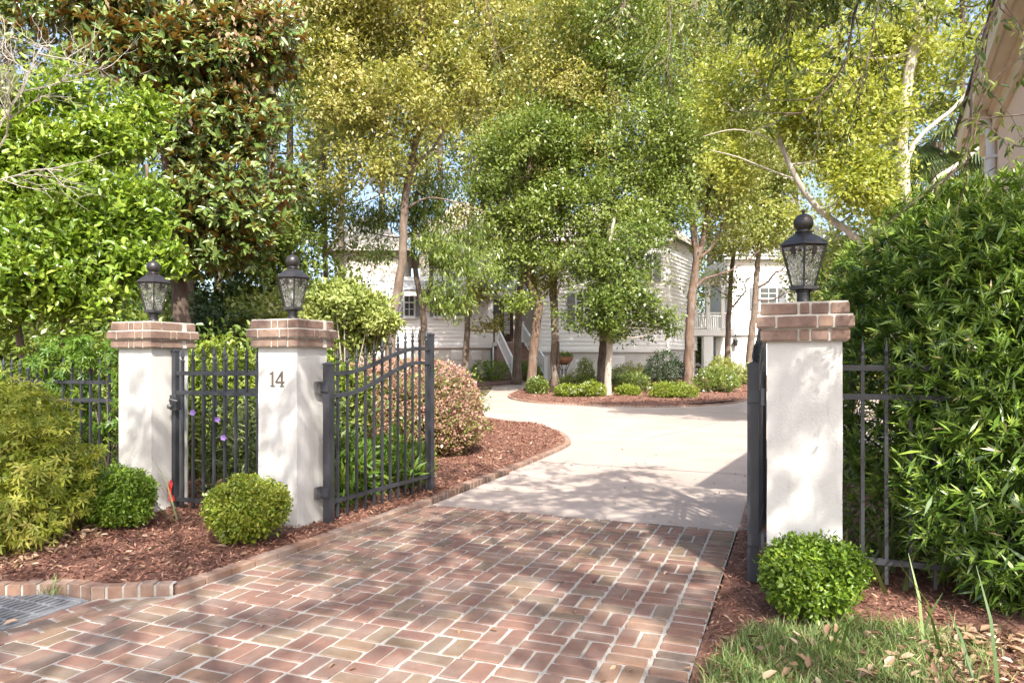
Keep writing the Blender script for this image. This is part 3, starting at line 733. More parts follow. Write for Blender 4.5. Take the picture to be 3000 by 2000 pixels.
# ------------------------------------------------------------------ iron gates and fences
PK = .019
spear = MB().lathe([(.0135,0),(.017,.003),(.017,.018),(.013,.021),(.008,.028),(.0155,.052),(.010,.085),(.004,.115),(.0015,.135)], 6).mesh('finial', M['iron'])
def picket_mesh(h): return MB().box((0,0,h/2), (PK,PK,h)).mesh('picket', M['iron'])
def rail(mb, pts, w=.028, h=.034):
    """a rail swept along points in a plane, one closed strip"""
    P = [Vector(p) for p in pts]; V_ = []
    for i, p in enumerate(P):
        d = (P[min(i+1, len(P)-1)]-P[max(i-1, 0)]).normalized(); e = Vector((0,0,1)).cross(d).normalized()*w/2; g = d.cross(e).normalized()*h/2
        V_ += [p-e-g, p+e-g, p+e+g, p-e+g]
    Fs = [(3,2,1,0), tuple(range(len(V_)-4, len(V_)))]
    for i in range(len(P)-1):
        for k in range(4): a = i*4+k; b = i*4+(k+1)%4; Fs.append((a, b, b+4, a+4))
    return mb.add(V_, Fs)
def post(t, x, y, w, z0, z1):
    p = MB().box((x,y,(z0+z1)/2), (w,w,z1-z0)).build('post', M['iron'], t)
    c = MB().box((x,y,z1+.006), (w+.010,w+.010,.012)); c.lathe([((w+.006)*.70,.012),(.006,.028)], 4, (x,y,z1), math.pi/4); c.build('cap', M['iron'], p); return p
GL = 1.58                                           # leaf length
def ogee(s): 
    t = max(0, min(1, (s-.12)/(GL-.30))); return t*t*(3-2*t)
def drive_gate(label, mirror):
    """local x runs along the leaf from the hinge"""
    t = thing('drive_gate', label, 'gate', group='wrought iron drive gate leaves standing open')
    post(t, 0, 0, .066, .04, 1.355)
    post(t, GL, 0, .062, .05, 1.655)
    n = 12
    for z0, z1 in ((1.285,1.515),(1.10,1.372)):
        mb = MB(); rail(mb, [(.034+(GL-.066)*i/24, 0, z0+(z1-z0)*ogee((GL-.0)*i/24)) for i in range(25)]); mb.build('rail', M['iron'], t)
    mb = MB(); rail(mb, [(.034,0,.215),(GL-.032,0,.21)]); mb.build('rail', M['iron'], t)
    for k in range(n):
        s = .115+k*(GL-.115-.075)/(n-1)
        h = 1.285+.23*ogee(s)+.075-.075
        p = inst('picket', picket_mesh(h), t, (s,0,.075)); inst('finial', spear, p, (0,0,h))
    for z in (1.17, .30):                                                # hinges: plate, barrel, bolts
        y = -mirror*.055
        hp = MB().box((-.055,-mirror*.058,z), (.075,.02,.10)).build('hinge', M['steel'], t)
        MB().box((-.002,-mirror*.012,z), (.090,.085,.07)).build('hinge_strap', M['iron'], hp)
        for dx in (-.025,.025):
            for dz in (-.038,.038): MB().lathe([(.006,0),(.006,.006),(.003,.008)], 6).xf(Matrix.Translation((-.055+dx,-mirror*.07,z+dz)) @ Matrix.Rotation(math.pi/2*mirror, 4, 'X')).build('bolt', M['steel'], hp)
    return t
g1 = drive_gate('left iron drive gate leaf standing open beside the number 14 pier', -1)
g1.location = D(-3.545, 4.80); g1.rotation_euler = (0, 0, math.pi/2-TH-math.radians(3.5))
g2 = drive_gate('right iron drive gate leaf seen edge-on against the right pier', 1)
g2.location = D(-.205, 4.52); g2.rotation_euler = (0, 0, math.pi/2-TH)

def fence(name, label, cat, a, b, zs, tops, x0=0.0, sp=.124, z_lo=.08, posts=(), group=None, fin=True):
    """a straight run from a to b (world); zs are rail heights, tops(s) the picket height"""
    a, b = Vector(a), Vector(b); L = (b-a).length; d = (b-a)
    t = thing(name, label, cat, (a.x,a.y,gz(a.x,a.y)), math.atan2(d.y, d.x), group)
    for z in zs: mb = MB(); rail(mb, [(0,0,z),(L,0,z)]); mb.build('rail', M['iron'], t)
    s = x0 or sp/2
    while s < L-.03:
        h = tops(s/L)-z_lo; p = inst('picket', picket_mesh(h), t, (s,0,z_lo))
        if fin: inst('finial', spear, p, (0,0,h))
        s += sp
    for (s, w, z0, z1) in posts: post(t, s, 0, w, z0, z1)
    return t
pg = fence('pedestrian_gate', 'narrow iron gate closed between the left and middle piers', 'gate', D(-4.965,4.55), D(-4.03,4.55), (1.283,1.115,.19),
      lambda s: 1.365+.03*math.sin(math.pi*s), .085, .117, .12, ((.0,.042,.06,1.47),))
lk = MB().box((.03,-.03,1.03), (.075,.05,.13)).build('latch_box', M['iron'], pg)
MB().lathe([(.006,0),(.012,.01),(.021,.03),(.021,.045),(.010,.052)], 12).xf(Matrix.Translation((.03,-.055,1.0)) @ Matrix.Rotation(math.pi/2, 4, 'X')).build('knob', M['steel'], lk, smooth=True)
MB().tube([(.0,-.06,1.045),(.03,-.085,1.06),(.06,-.085,1.055),(.085,-.06,1.045)], .007, 6).build('lever', M['steel'], lk)
fence('iron_fence', 'iron picket fence running left from the left pier behind the climbing vine', 'fence', D(-8.4,4.62), D(-5.41,4.62), (1.19,1.02,.2), lambda s: 1.30, 0, .124)
fence('iron_fence', 'iron picket fence between the right pier and the tall hedge', 'fence', D(.29,4.60), D(2.9,4.60), (1.345,1.175,.21), lambda s: 1.39, .115, .124)
fence('iron_fence', 'short iron fence return with a tall capped post behind the narrow gate', 'fence', D(-5.02,4.86), D(-4.97,6.1), (1.28,1.1,.2), lambda s: 1.35, 0, .13, .08, ((1.24,.065,.05,1.50),))
# red ribbons
def ribbon(label, loc, pts, w):
    mb = MB(); P = [Vector(p) for p in pts]; n = len(P)
    for i, p in enumerate(P):
        a = .6*math.sin(i*1.7); ww = w*(.35+.65*min(1, i/2)); e = Vector((math.cos(a), math.sin(a), 0))*ww
        mb.v += [tuple(p-e), tuple(p+e), tuple(p+e+Vector((0,.003,0))), tuple(p-e+Vector((0,.003,0)))]
    for i in range(n-1):
        for k in range(4): a_ = i*4+k; b_ = i*4+(k+1)%4; mb.f.append((a_, b_, b_+4, a_+4))
    mb.f += [(3,2,1,0), tuple(range(n*4-4, n*4))]
    o = mb.build('red_ribbon', M['red']); o.location = loc; return tag(o, label, 'ribbon')
ribbon('red ribbon tied to the foot of the narrow gate post', D(-4.965,4.50,.16), [(0,0,.20),(.004,-.006,.17),(-.008,-.012,.13),(.0,-.014,.09),(.012,-.012,.05),(.016,-.01,.02)], .022)
c_ = gnd(420,1540)
ribbon('scrap of red ribbon lying on the mulch by the left boxwood', (c_.x, c_.y, .125), [(-.06,0,.0),(-.03,.02,.03),(0,.0,.012),(.03,-.02,.03),(.07,.0,.01)], .018)

# ------------------------------------------------------------------ drain grate
gt = thing('drain_grate', 'grey cast iron storm drain grate beside the brick kerb', 'drain grate', D(-4.05,2.55), -TH)
W_, H_ = .66, .50
fr = MB()
for (x, y, dx, dy) in ((0,-H_/2+.02,W_,.04),(0,H_/2-.02,W_,.04),(-W_/2+.02,0,.04,H_-.081),(W_/2-.02,0,.04,H_-.081)): fr.box((x,y,0),(dx,dy,.048),0,.003)
fr.build('frame', M['grate'], gt)
MB().box((0,0,-.026),(W_-.02,H_-.02,.004)).build('pit', M['dark'], gt)  # thin black sheet stands in for the shaded depth under the bars
br = MB().box((0,0,0),(.015,H_-.083,.028),0,.002).mesh('bar', M['grate'])
for k in range(13): inst('bar', br, gt, (-W_/2+.062+k*(W_-.124)/12, 0, .008), (0,0,0))
cb = MB().box((0,0,0),(W_-.083,.016,.019),0,.002).mesh('cross_bar', M['grate'])
for y in (-.12,0,.12): inst('cross_bar', cb, gt, (0,y,.0105))

# ------------------------------------------------------------------ peach building on the right
AZ = math.radians(28.3)
bd = thing('neighbour_building', 'peach stucco building with cream eaves and white downspout on the right', 'building', (5.46, 8.05, 0), -AZ)
# local y runs away from the camera along the wall, x points right, the far left corner is the origin
EZ = 3.98
MB().box((3.5,-2.4,EZ/2+.2),(7,4.8,EZ+.4)).build('wall', M['peach'], bd)
MB().box((-.10,-2.3,EZ-.012),(.20,5.2,.024)).build('soffit', M['cream'], bd)
MB().box((-.224,-2.3,EZ+.05),(.045,5.25,.20)).build('fascia', M['cream'], bd)
MB().box((-.024,-2.4,EZ-.13),(.045,4.8,.20)).build('frieze_board', M['cream'], bd)
MB().box((-.05,-2.4,EZ-.055),(.055,4.8,.05)).build('moulding', M['cream'], bd)
MB().add([(-.28,.42,EZ+.17),(-.28,-5,EZ+.17),(3.5,-5,EZ+2.6),(3.5,.42,EZ+2.6),(-.28,.42,EZ+.14),(-.28,-5,EZ+.14),(3.5,-5,EZ+2.57),(3.5,.42,EZ+2.57)],
         [(0,1,2,3),(7,6,5,4),(0,4,5,1),(0,3,7,4),(1,5,6,2)]).build('roof', M['barkdark'], bd)
MB().add([(0,.01,EZ),(3.5,.01,EZ),(7,.01,EZ),(3.5,.01,EZ+2.5),(0,-.02,EZ),(3.5,-.02,EZ),(7,-.02,EZ),(3.5,-.02,EZ+2.5)],[(0,1,2,3),(7,6,5,4)]).build('gable_wall', M['peach'], bd)
ds = MB(); ds.tube([(-.10,-1.05,EZ-.02),(-.10,-1.05,EZ-.10),(-.05,-1.05,EZ-.28),(-.05,-1.05,EZ-.34),(-.05,-1.05,.1)], .045, 8)
dso = ds.build('downspout', M['trim'], bd, smooth=True)
for z in (EZ-.5, 1.6): MB().box((-.05,-1.05,z),(.105,.105,.03)).build('strap', M['trim'], dso)

# ------------------------------------------------------------------ white house
hb = at(1500, 1100, 38); HO = thing('white_house', 'large white clapboard house with tan metal hip roofs behind the trees', 'house', (2.0, 40.0, .55))
def W(px, py, Y): return at(px, py, Y)
def hbox(name, p0, p1, mat, parent=HO, dz=None):
    """a box between two corners in world coordinates"""
    a = [min(p0[i], p1[i]) for i in range(3)]; b = [max(p0[i], p1[i]) for i in range(3)]
    return MB().box([(a[i]+b[i])/2 for i in range(3)], [b[i]-a[i] for i in range(3)]).build(name, mat, parent, parent is HO)
def face(A, B, z0, z1, name, mat, boards=True, back=1.5, h=.205, skip=()):
    """a wall from A to B (x, y) facing the camera: a slab behind and lapped boards in front"""
    A, B = Vector((A[0],A[1],0)), Vector((B[0],B[1],0)); d = (B-A).normalized(); n = Vector((d.y, -d.x, 0)); L = (B-A).length
    P = [A-n*.0, B-n*.0, B-n*back, A-n*back]
    mb = MB(); mb.add([(p.x,p.y,z0) for p in P]+[(p.x,p.y,z1) for p in P], [(3,2,1,0),(4,5,6,7),(0,1,5,4),(1,2,6,5),(2,3,7,6),(3,0,4,7)])
    wl = mb.build(name, mat, HO, True)
    if boards:
        bm_ = MB(); bm_.add([(0,-.002,0),(L,-.002,0),(L,-.062,0),(0,-.062,0),(0,-.002,h+.02),(L,-.002,h+.02),(L,-.010,h+.02),(0,-.010,h+.02)], [(0,1,2,3),(3,2,6,7),(7,6,5,4),(0,3,7,4),(1,5,6,2)])
        me = bm_.mesh('siding_board', M['siding']); z = z0
        while z < z1-.05:
            inst('siding_board', me, wl, (A.x, A.y, z), (0,0,math.atan2(d.y, d.x))); z += h
    return wl
def window(px0, px1, py0, py1, Y, shut=True, cols=2, rows=2):
    a, b = W(px0, py1, Y), W(px1, py0, Y); y = Y-.085
    wn = hbox('window', (a.x-.09, y-.03, a.z-.09), (b.x+.09, y+.03, b.z+.09), M['trim'])
    hbox('pane', (a.x, y-.05, a.z), (b.x, y-.033, b.z), M['glass'], wn)
    for i in range(1, cols): x = a.x+(b.x-a.x)*i/cols; hbox('muntin', (x-.018, y-.075, a.z), (x+.018, y-.052, b.z), M['trim'], wn)
    for j in range(1, rows*2): z = a.z+(b.z-a.z)*j/(rows*2); k = .035 if j == rows else .016; hbox('muntin', (a.x, y-.08, z-k), (b.x, y-.054, z+k), M['trim'], wn)
    hbox('sill', (a.x-.14, y-.14, a.z-.17), (b.x+.14, y-.034, a.z-.092), M['trim'], wn)
    if shut:
        sw = (b.x-a.x)*.52
        for x0 in (a.x-.11-sw, b.x+.11):
            sh = hbox('shutter', (x0, y-.045, a.z-.05), (x0+sw, y+.02, b.z+.05), M['shutter'])
            for j in range(2):
                z0 = a.z+(b.z-a.z)*(.04+.49*j); hbox('shutter_panel', (x0+.07, y-.062, z0), (x0+sw-.07, y-.046, z0+(b.z-a.z)*.43), M['shutter'], sh)
# right block with an angled return
Y1 = 36.0; zW = at(0,1022,Y1).z; zE = at(0,700,Y1).z
xa, xb = at(1578,0,Y1).x, at(1956,0,Y1).x
zg = .45
face((xa,Y1),(xb,Y1), zW, zE, 'wall', M['siding'], back=4)
face((xb+.06,Y1+.02),(xb+2.75,Y1+4.7), zW, zE, 'wall', M['siding'], back=1.2)
hbox('corner_board', (xb-.09,Y1-.06,zW),(xb+.12,Y1+.08,zE), M['trim'])
hbox('corner_board', (xa-.02,Y1-.06,zW),(xa+.14,Y1-.002,zE), M['trim'])
hbox('foundation', (xa+.02,Y1+.06,zg-.3),(xb-.05,Y1+3.9,zW-.002), M['stucco'])
MB().add([(xb-.02,Y1+.1,zg-.3),(xb+2.7,Y1+4.8,zg-.3),(xb+1.2,Y1+5.4,zg-.3),(xb-1.2,Y1+1.2,zg-.3),(xb-.02,Y1+.1,zW-.003),(xb+2.7,Y1+4.8,zW-.003),(xb+1.2,Y1+5.4,zW-.003),(xb-1.2,Y1+1.2,zW-.003)],[(0,1,5,4),(1,2,6,5),(2,3,7,6),(3,0,4,7)]).build('foundation', M['stucco'], HO, True)
hbox('water_table', (xa-.05,Y1-.10,zW-.16),(xb+.12,Y1+.05,zW-.004), M['trim'])
for px in (1720, 1860): window(px, px+44, 745, 822, Y1) if px != 1860 else window(1868, 1908, 745, 822, Y1)
window(1690, 1730, 862, 945, Y1, True); window(1850, 1890, 862, 945, Y1, True)
def vent(px0, px1, py0, py1, Y):
    a, b = W(px0, py1, Y), W(px1, py0, Y)
    v_ = hbox('foundation_vent', (a.x,Y-.02,a.z),(b.x,Y+.03,b.z), M['trim']); n = 6
    for j in range(n): z = a.z+.04+(b.z-a.z-.08)*(j+.5)/n; hbox('slat', (a.x+.05,Y-.06,z-.03),(b.x-.05,Y-.021,z+.02), M['trim'], v_)
vent(1686, 1722, 1052, 1092, Y1+.05); vent(1790, 1830, 1042, 1080, Y1+.05)
def roofpoly(name, pts, faces, mat, seams=0, th=.08):
    mb = MB(); mb.add(pts, faces); r = mb.build(name, mat, HO, True)
    for f in faces:
        P = [Vector(pts[i]) for i in f]
        if len(P) == 4: e0, e1, t1, t0 = P
        else: e0, e1, t0 = P; t1 = t0
        n = max(2, int((e1-e0).length/.45)); sm = MB(); nr = (e1-e0).cross(t0-e0).normalized()
        if nr.z < 0: nr = -nr
        for i in range(1, n):
            a = e0.lerp(e1, i/n)
            x = i/n                                                      # seams run straight up the slope
            d = (e1-e0).normalized(); h0 = (t0-e0).dot(d); h1 = (t1-e0).dot(d); L = (e1-e0).length; s = x*L; H = (t0-e0)-d*h0
            k = 1.0 if h0 <= s <= h1 else (s/h0 if s < h0 and h0 > 0 else ((L-s)/(L-h1) if L > h1 else 1))
            sm.bar(a+nr*.02, a+H*k+nr*.02, .035, .05)
        tag(sm.build('roof_seams', mat, r), kind='stuff')
    return r
ze = zE+.05
e = .45
A = Vector((xa-e,Y1-e,ze)); B = Vector((xb+.3,Y1-e,ze)); C2 = Vector((xb+3.3,Y1+4.8,ze)); Dd = Vector((xb+3.3,Y1+11,ze)); E2 = Vector((xa-e,Y1+11,ze))
ap0 = W(1735,600,40.5); ap1 = W(1893,600,40.5)
roofpoly('roof', [A,B,C2,Dd,E2,ap0,ap1], [(0,1,6,5),(1,2,6),(2,3,6),(4,0,5),(3,4,5,6)], M['roof'])
hbox('eave_trim', (A.x+.05,A.y+.05,zE-.16),(B.x-.1,A.y+.3,zE+.035), M['trim'])
# centre block behind the porch, and the left wing
Y2 = 39.0; z2e = at(0,692,Y2).z
xc0, xc1 = at(1225,0,Y2).x, at(1545,0,Y2).x
face((xc0,Y2+.6),(xc1,Y2+.6), at(0,845,Y2).z, z2e, 'wall', M['beige'], False, 4)
face((xc0+.3,Y2+.5),(at(1450,0,Y2).x,Y2+.5), at(0,845,Y2).z, z2e, 'wall', M['siding'], True, .05)
window(1478,1512,735,800,Y2+.6, True)
ap = W(1335,596,43); ap2 = W(1375,596,43)
A = Vector((xc0-.6,Y2-.1,z2e)); B = Vector((xc1+.6,Y2-.1,z2e)); Dd = Vector((xc1+.6,Y2+9,z2e)); E2 = Vector((xc0-.6,Y2+9,z2e))
roofpoly('roof', [A,B,Dd,E2,ap,ap2], [(0,1,5,4),(1,2,5),(2,3,4,5),(3,0,4)], M['roof'])
hbox('eave_trim', (A.x+.06,A.y+.06,z2e-.2),(B.x-.06,A.y+.3,z2e-.01), M['trim'])
Y3 = 38.0; zW3 = at(0,1010,Y3).z; z3e = at(0,812,Y3).z
xl, xr = at(1050,0,Y3).x, at(1440,0,Y3).x
face((xl,Y3),(xr,Y3), zW3, z3e, 'wall', M['siding'], back=4)
hbox('foundation', (xl+.04,Y3+.05,.1),(xr-.04,Y3+3.8,zW3-.003), M['stucco'])
hbox('water_table', (xl-.05,Y3-.10,zW3-.16),(xr+.04,Y3+.03,zW3-.004), M['trim'])
for (a, b) in ((1187,1213),(1275,1293),(1335,1362)): window(a, b, 848, 925, Y3, True)
for (a, b) in ((1321,1355),(1382,1411),(1230,1262)): vent(a, b, 1026, 1054, Y3+.04)
hbox('corner_board', (xr-.7,Y3-.08,zW3),(xr+.05,Y3-.036,z3e), M['trim'])
# left pavilion with its own hip roof
x0, x1 = at(1085,0,Y3).x, at(1180,0,Y3).x; z4 = at(0,736,Y3).z
face((x0-2,Y3+.2),(x1,Y3+.2), z3e-.1, z4, 'wall', M['beige'], False, 3)
apx = W(1100,636,41)
roofpoly('roof', [Vector((x0-2.6,Y3-.3,z4)),Vector((x1+.5,Y3-.3,z4)),Vector((x1+.5,Y3+7,z4)),Vector((x0-2.6,Y3+7,z4)),apx-Vector((1,0,0)),apx], [(0,1,5,4),(1,2,5),(2,3,4,5),(3,0,4)], M['roof'])
# porch: shed roof, floor, door, columns
zp = at(0,1003,37.5).z
roofpoly('porch_roof', [W(1180,848,36.4),W(1530,848,36.4),W(1520,812,38.8),W(1190,812,38.8)], [(0,1,2,3)], M['greyroof'])
hbox('porch_beam', (W(1185,0,36.6).x,36.5,at(0,866,36.5).z),(W(1528,0,36.6).x,36.8,at(0,850,36.5).z), M['trim'])
hbox('porch_floor', (xr+.1,36.9,zp-.2),(xa-.06,40,zp), M['trim'])
hbox('porch_wall', (xr+.05,39.6,zp+.003),(xa-.02,39.9,at(0,846,38.7).z), M['beige'])
hbox('porch_base', (xr+.15,37.0,.2),(xa-.10,39.8,zp-.203), M['edgebrick'])
for px in (1438, 1592):
    p = W(px, 0, 37); hbox('column', (p.x-.13,36.85,zp+.002),(p.x+.13,37.1,at(0,868,37).z), M['trim'])
a, b = W(1443,1003,39.5), W(1504,878,39.5)
dr = hbox('front_door', (a.x,39.5,zp+.004),(b.x,39.58,b.z), M['door'])
hbox('door_panel', (a.x+.08,39.46,zp+.1),(a.x+.42,39.498,b.z-.08), M['shutter'], dr)
cxd = W(1485,0,39.5).x
hbox('leaded_glass', (cxd-.17,39.45,zp+.55),(cxd+.17,39.497,b.z-.25), M['siding'], dr)
for k in range(5): hbox('leading', (cxd-.17,39.43,zp+.75+k*.28),(cxd+.17,39.447,zp+.77+k*.28), M['door'], dr)
MB().tube([(cxd-.28,39.44,zp+.9),(cxd-.28,39.40,zp+.95),(cxd-.28,39.40,zp+1.2),(cxd-.28,39.44,zp+1.25)], .025, 6).build('handle', M['steel'], dr)
# brick stair with white railings, coming forward and to the right
tl, tr_ = W(1455,0,37), W(1531,0,37); bl, brr = W(1504,0,34.2), W(1599,0,34.2)
gz0 = .46; ns = 9; top = zp-.02
for i in range(ns):
    f0, f1 = (i)/ns, (i+1)/ns; z1 = top-(top-gz0)*(i+1)/(ns+0)+ (top-gz0)/ns
    L0 = Vector((tl.x+(bl.x-tl.x)*f0, 37-2.8*f0, 0)); R0 = Vector((tr_.x+(brr.x-tr_.x)*f0, 37-2.8*f0, 0))
    L1 = Vector((tl.x+(bl.x-tl.x)*f1, 37-2.8*f1, 0)); R1 = Vector((tr_.x+(brr.x-tr_.x)*f1, 37-2.8*f1, 0))
    MB().add([(L1.x,L1.y,.2),(R1.x,R1.y,.2),(R0.x,R0.y,.2),(L0.x,L0.y,.2),(L1.x,L1.y,z1),(R1.x,R1.y,z1),(R0.x,R0.y,z1),(L0.x,L0.y,z1)], [(4,5,6,7),(0,1,5,4),(1,2,6,5),(3,0,4,7)]).build('stair_step', M['edgebrick'], HO, True)
bal = MB().box((0,0,.41),(.035,.035,.82)).mesh('baluster', M['trim'])
for (p, r) in ((tl, bl), (tr_, brr)):
    ra = Vector((p.x, 37, top+.95)); rbm = Vector((r.x, 34.2, gz0+1.02))
    rl = MB().bar(ra, rbm, .09, .07).build('stair_rail', M['trim'], HO, True)
    MB().bar(ra-Vector((0,0,.80)), rbm-Vector((0,0,.80)), .06, .06).build('bottom_rail', M['trim'], rl)
    for i in range(1, 16):
        q_ = ra.lerp(rbm, i/16); inst('baluster', bal, rl, (q_.x, q_.y, q_.z-.80))
    for e_, zb in ((ra, top), (rbm, gz0-.1)):
        npst = MB().box((e_.x,e_.y,(zb+e_.z+.12)/2),(.17,.17,e_.z+.12-zb)); npst.box((e_.x,e_.y,e_.z+.145),(.24,.24,.05)); npst.build('newel_post', M['trim'], HO, True)
# bridge deck with pergola, and the garage wing
YD = 40.0; dk0, dk1 = W(1996,0,YD).x, W(2150,0,YD).x
zd = at(0,965,YD).z
hbox('deck_beam', (dk0,YD-.1,at(0,983,YD).z),(dk1,YD+2.6,zd), M['trim'])
rl = hbox('deck_rail', (dk0,YD-.05,at(0,919,YD).z),(dk1,YD+.04,at(0,915,YD).z), M['trim'])
hbox('bottom_rail', (dk0,YD-.03,zd+.06),(dk1,YD+.03,zd+.13), M['trim'], rl)
n = 24
db = MB().box((0,0,.38),(.045,.045,.76)).mesh('baluster', M['trim'])
for i in range(n): inst('baluster', db, rl, (dk0+(dk1-dk0)*(i+.5)/n, YD, zd+.125))
rl2 = hbox('deck_rail', (dk0,YD+2.45,at(0,919,YD).z),(dk1,YD+2.54,at(0,915,YD).z), M['trim'])
for i in range(n): inst('baluster', db, rl2, (dk0+(dk1-dk0)*(i+.5)/n, YD+2.5, zd+.08))
for px in (2073, 2116):
    p = W(px, 0, YD); hbox('pergola_post', (p.x-.1,YD-.18,zd+.01),(p.x+.1,YD-.051,at(0,832,YD).z), M['trim'])
for px in (2076, 2020): p = W(px, 0, YD); hbox('deck_column', (p.x-.27,YD+.0,.3),(p.x+.27,YD+.5,at(0,984,YD).z), M['trim'])
for px in (2110,): p = W(px, 0, YD+2); hbox('deck_column', (p.x-.27,YD+2,.3),(p.x+.27,YD+2.5,at(0,984,YD).z), M['stucco'])
hbox('pergola_beam', (dk0,YD-.25,at(0,832,YD).z),(dk1,YD-.1,at(0,823,YD).z), M['trim'])
for i in range(13): x = dk0+(dk1-dk0)*(i+.5)/13; hbox('pergola_rafter', (x-.05,YD-.6,at(0,823,YD).z+.004),(x+.05,YD+2.9,at(0,813,YD).z), M['trim'])
lt = hbox('lattice_frame', (dk0+.02,YD-.22,zd+1.0),(dk0+.5,YD-.16,at(0,834,YD).z), M['glass'])
for i in range(3): x = dk0+.06+i*.19; hbox('lattice_bar', (x,YD-.262,zd+1.0),(x+.04,YD-.224,at(0,834,YD).z-.004), M['trim'], lt)
for i in range(8): z = zd+1.02+i*.2; hbox('lattice_bar', (dk0+.02,YD-.30,z),(dk0+.5,YD-.264,z+.06), M['trim'], lt)
YG = 42.0; g0, g1 = W(2132,0,YG).x, W(2560,0,YG).x; zGw = at(0,974,YG).z; zGe = at(0,752,YG).z
face((g0,YG),(g1,YG), zGw, zGe, 'wall', M['siding'], back=5)
hbox('garage_base', (g0+.03,YG+.05,.3),(g1-.03,YG+4.8,zGw-.003), M['stucco'])
hbox('water_table', (g0-.04,YG-.12,zGw-.14),(g1,YG+.04,zGw-.004), M['trim'])
hbox('corner_board', (g0-.02,YG-.08,zGw),(g0+.2,YG-.036,zGe), M['trim'])
window(2226, 2272, 845, 905, YG, True); window(2420, 2462, 845, 905, YG, True)
a, b = W(2172,1075,YG), W(2300,990,YG)
gd = hbox('garage_door', (a.x,YG-.03,.5),(b.x,YG+.045,b.z), M['trim'])
for j in range(4):
    for i in range(4):
        w4 = (b.x-a.x)/4; h4 = (b.z-.55)/4; hbox('door_panel', (a.x+w4*i+.08,YG-.055,.55+h4*j+.06),(a.x+w4*(i+1)-.08,YG-.034,.55+h4*(j+1)-.06), M['trim'], gd)
roofpoly('roof', [Vector((g0-.5,YG-.5,zGe)),Vector((g1+.5,YG-.5,zGe)),Vector((g1-2,YG+5,zGe+3.2)),Vector((g0+2.5,YG+5,zGe+3.2))], [(0,1,2,3)], M['greyroof'])
hbox('eave_trim', (g0-.45,YG-.45,zGe-.2),(g1+.4,YG-.2,zGe-.01), M['trim'])
# coach lantern on the garage wall
p = W(2152, 1000, YG); cl_ = thing('wall_lantern', 'small dark coach lantern on the white garage wall', 'lantern', (p.x, YG-.02, p.z))
MB().box((0,.0,.0),(.10,.04,.30)).build('back_plate', M['bronze'], cl_)
MB().lathe([(.05,-.28),(.10,-.25),(.14,.05),(.05,.12)], 6, (0,-.2,0)).build('lantern_body', M['bronze'], cl_)
MB().lathe([(.16,.05),(.08,.16),(.02,.26)], 6, (0,-.2,.004)).build('lantern_hood', M['bronze'], cl_)
MB().tube([(0,-.02,.1),(0,-.1,.42),(0,-.2,.42),(0,-.2,.26)], .018, 6).build('bracket', M['bronze'], cl_)
# planter basket on a wire stand
p = gnd(1652, 1106); p = Vector(((1652-CX)/F*34, 34, .46)); pl = thing('planter_stand', 'woven planter bowl on a thin iron stand beside the stair', 'planter', p)
MB().lathe([(.12,.78),(.30,.86),(.43,1.02),(.47,1.16),(.44,1.17),(.38,1.03)], 16).build('bowl', M['terracotta'], pl)
for k in range(4):
    a = k*math.pi/2+.4; c, s = math.cos(a), math.sin(a); MB().tube([(.36*c,.36*s,.96),(.16*c,.16*s,.55),(.12*c,.12*s,.4),(.28*c,.28*s,0)], .018, 5).build('leg', M['iron'], pl)
mb = MB(); mb.tube([(.17*math.cos(t), .17*math.sin(t), .55) for t in np.linspace(0, 6.283, 15)], .014, 5); mb.build('ring', M['iron'], pl)
foliage('plant', 501, [(p.x,p.y,p.z+1.24,.34,.34,.14)], 60, 6, .08, .16, .05, 'rhomb', LM['green'], pl)

# ------------------------------------------------------------------ shrubs near the gate
def shrub(name, label, base, blobs, layers, stems=6, barkm='bark', cat='shrub', group=None, seed=1, sr=.012, sz=.6):
    t = thing(name, label, cat, base, 0, group); rn = random.Random(seed); mb = MB(); base = Vector(base)
    for k in range(stems):
        b = blobs[k % len(blobs)]; c = Vector(b[:3]); d = Vector((rn.gauss(0,1), rn.gauss(0,1), abs(rn.gauss(.3,.6)))).normalized()
        e_ = c+Vector((d.x*b[3], d.y*b[4], d.z*b[5]))*.75; s0 = base+Vector((rn.uniform(-.1,.1)*b[3]*2, rn.uniform(-.1,.1)*b[4]*2, -.02))
        limb(mb, [s0, s0.lerp(e_,.5)+Vector((rn.uniform(-.1,.1),rn.uniform(-.1,.1),.05))*b[3], e_], sr, sr*.35, 5)
    mb.build('stems', M[barkm], t, True)
    for i, l in enumerate(layers):
        l = dict(l); foliage(l.pop('name', 'foliage'), seed*13+i, l.pop('blobs', blobs), parent=t, **l)
    return t
def boxwood(label, c, rx, rz, mat, seed, zb):
    blobs = [(c.x, c.y, zb+rz*1.02, rx*.92, rx*.92, rz*.95)]
    R = random.Random(seed)
    for k in range(11): a = R.random()*6.28; f = R.uniform(.35,.6); blobs.append((c.x+math.cos(a)*rx*.48, c.y+math.sin(a)*rx*.48, zb+rz*R.uniform(.6,1.42), rx*f, rx*f, rz*f))
    return shrub('boxwood', label, (c.x,c.y,zb), blobs, [
        dict(tips=1900, per=9, spread=.035, L=.024, W=.013, tm='fold', mat=LM[mat], hollow=.8, rag=.14, zmin=zb+.02, droop=0),
        dict(name='inner_foliage', tips=700, per=6, spread=.05, L=.03, W=.018, tm='rhomb', mat=LM['box'], hollow=.45, rag=.05, zmin=zb+.03)], 14, 'bark', group='clipped boxwoods at the gate piers', seed=seed, sr=.006)
boxwood('clipped round boxwood in front of the number 14 pier', Vector((-1.94,5.06,0)), .30, .235, 'boxyellow', 21, .07)
boxwood('clipped boxwood in front of the left pier beside the red ribbon', Vector((-3.08,5.40,0)), .31, .235, 'box', 22, .10)
cR = D(.11, 4.04); boxwood('clipped boxwood at the foot of the right pier', cR, .262, .212, 'box', 23, .02)

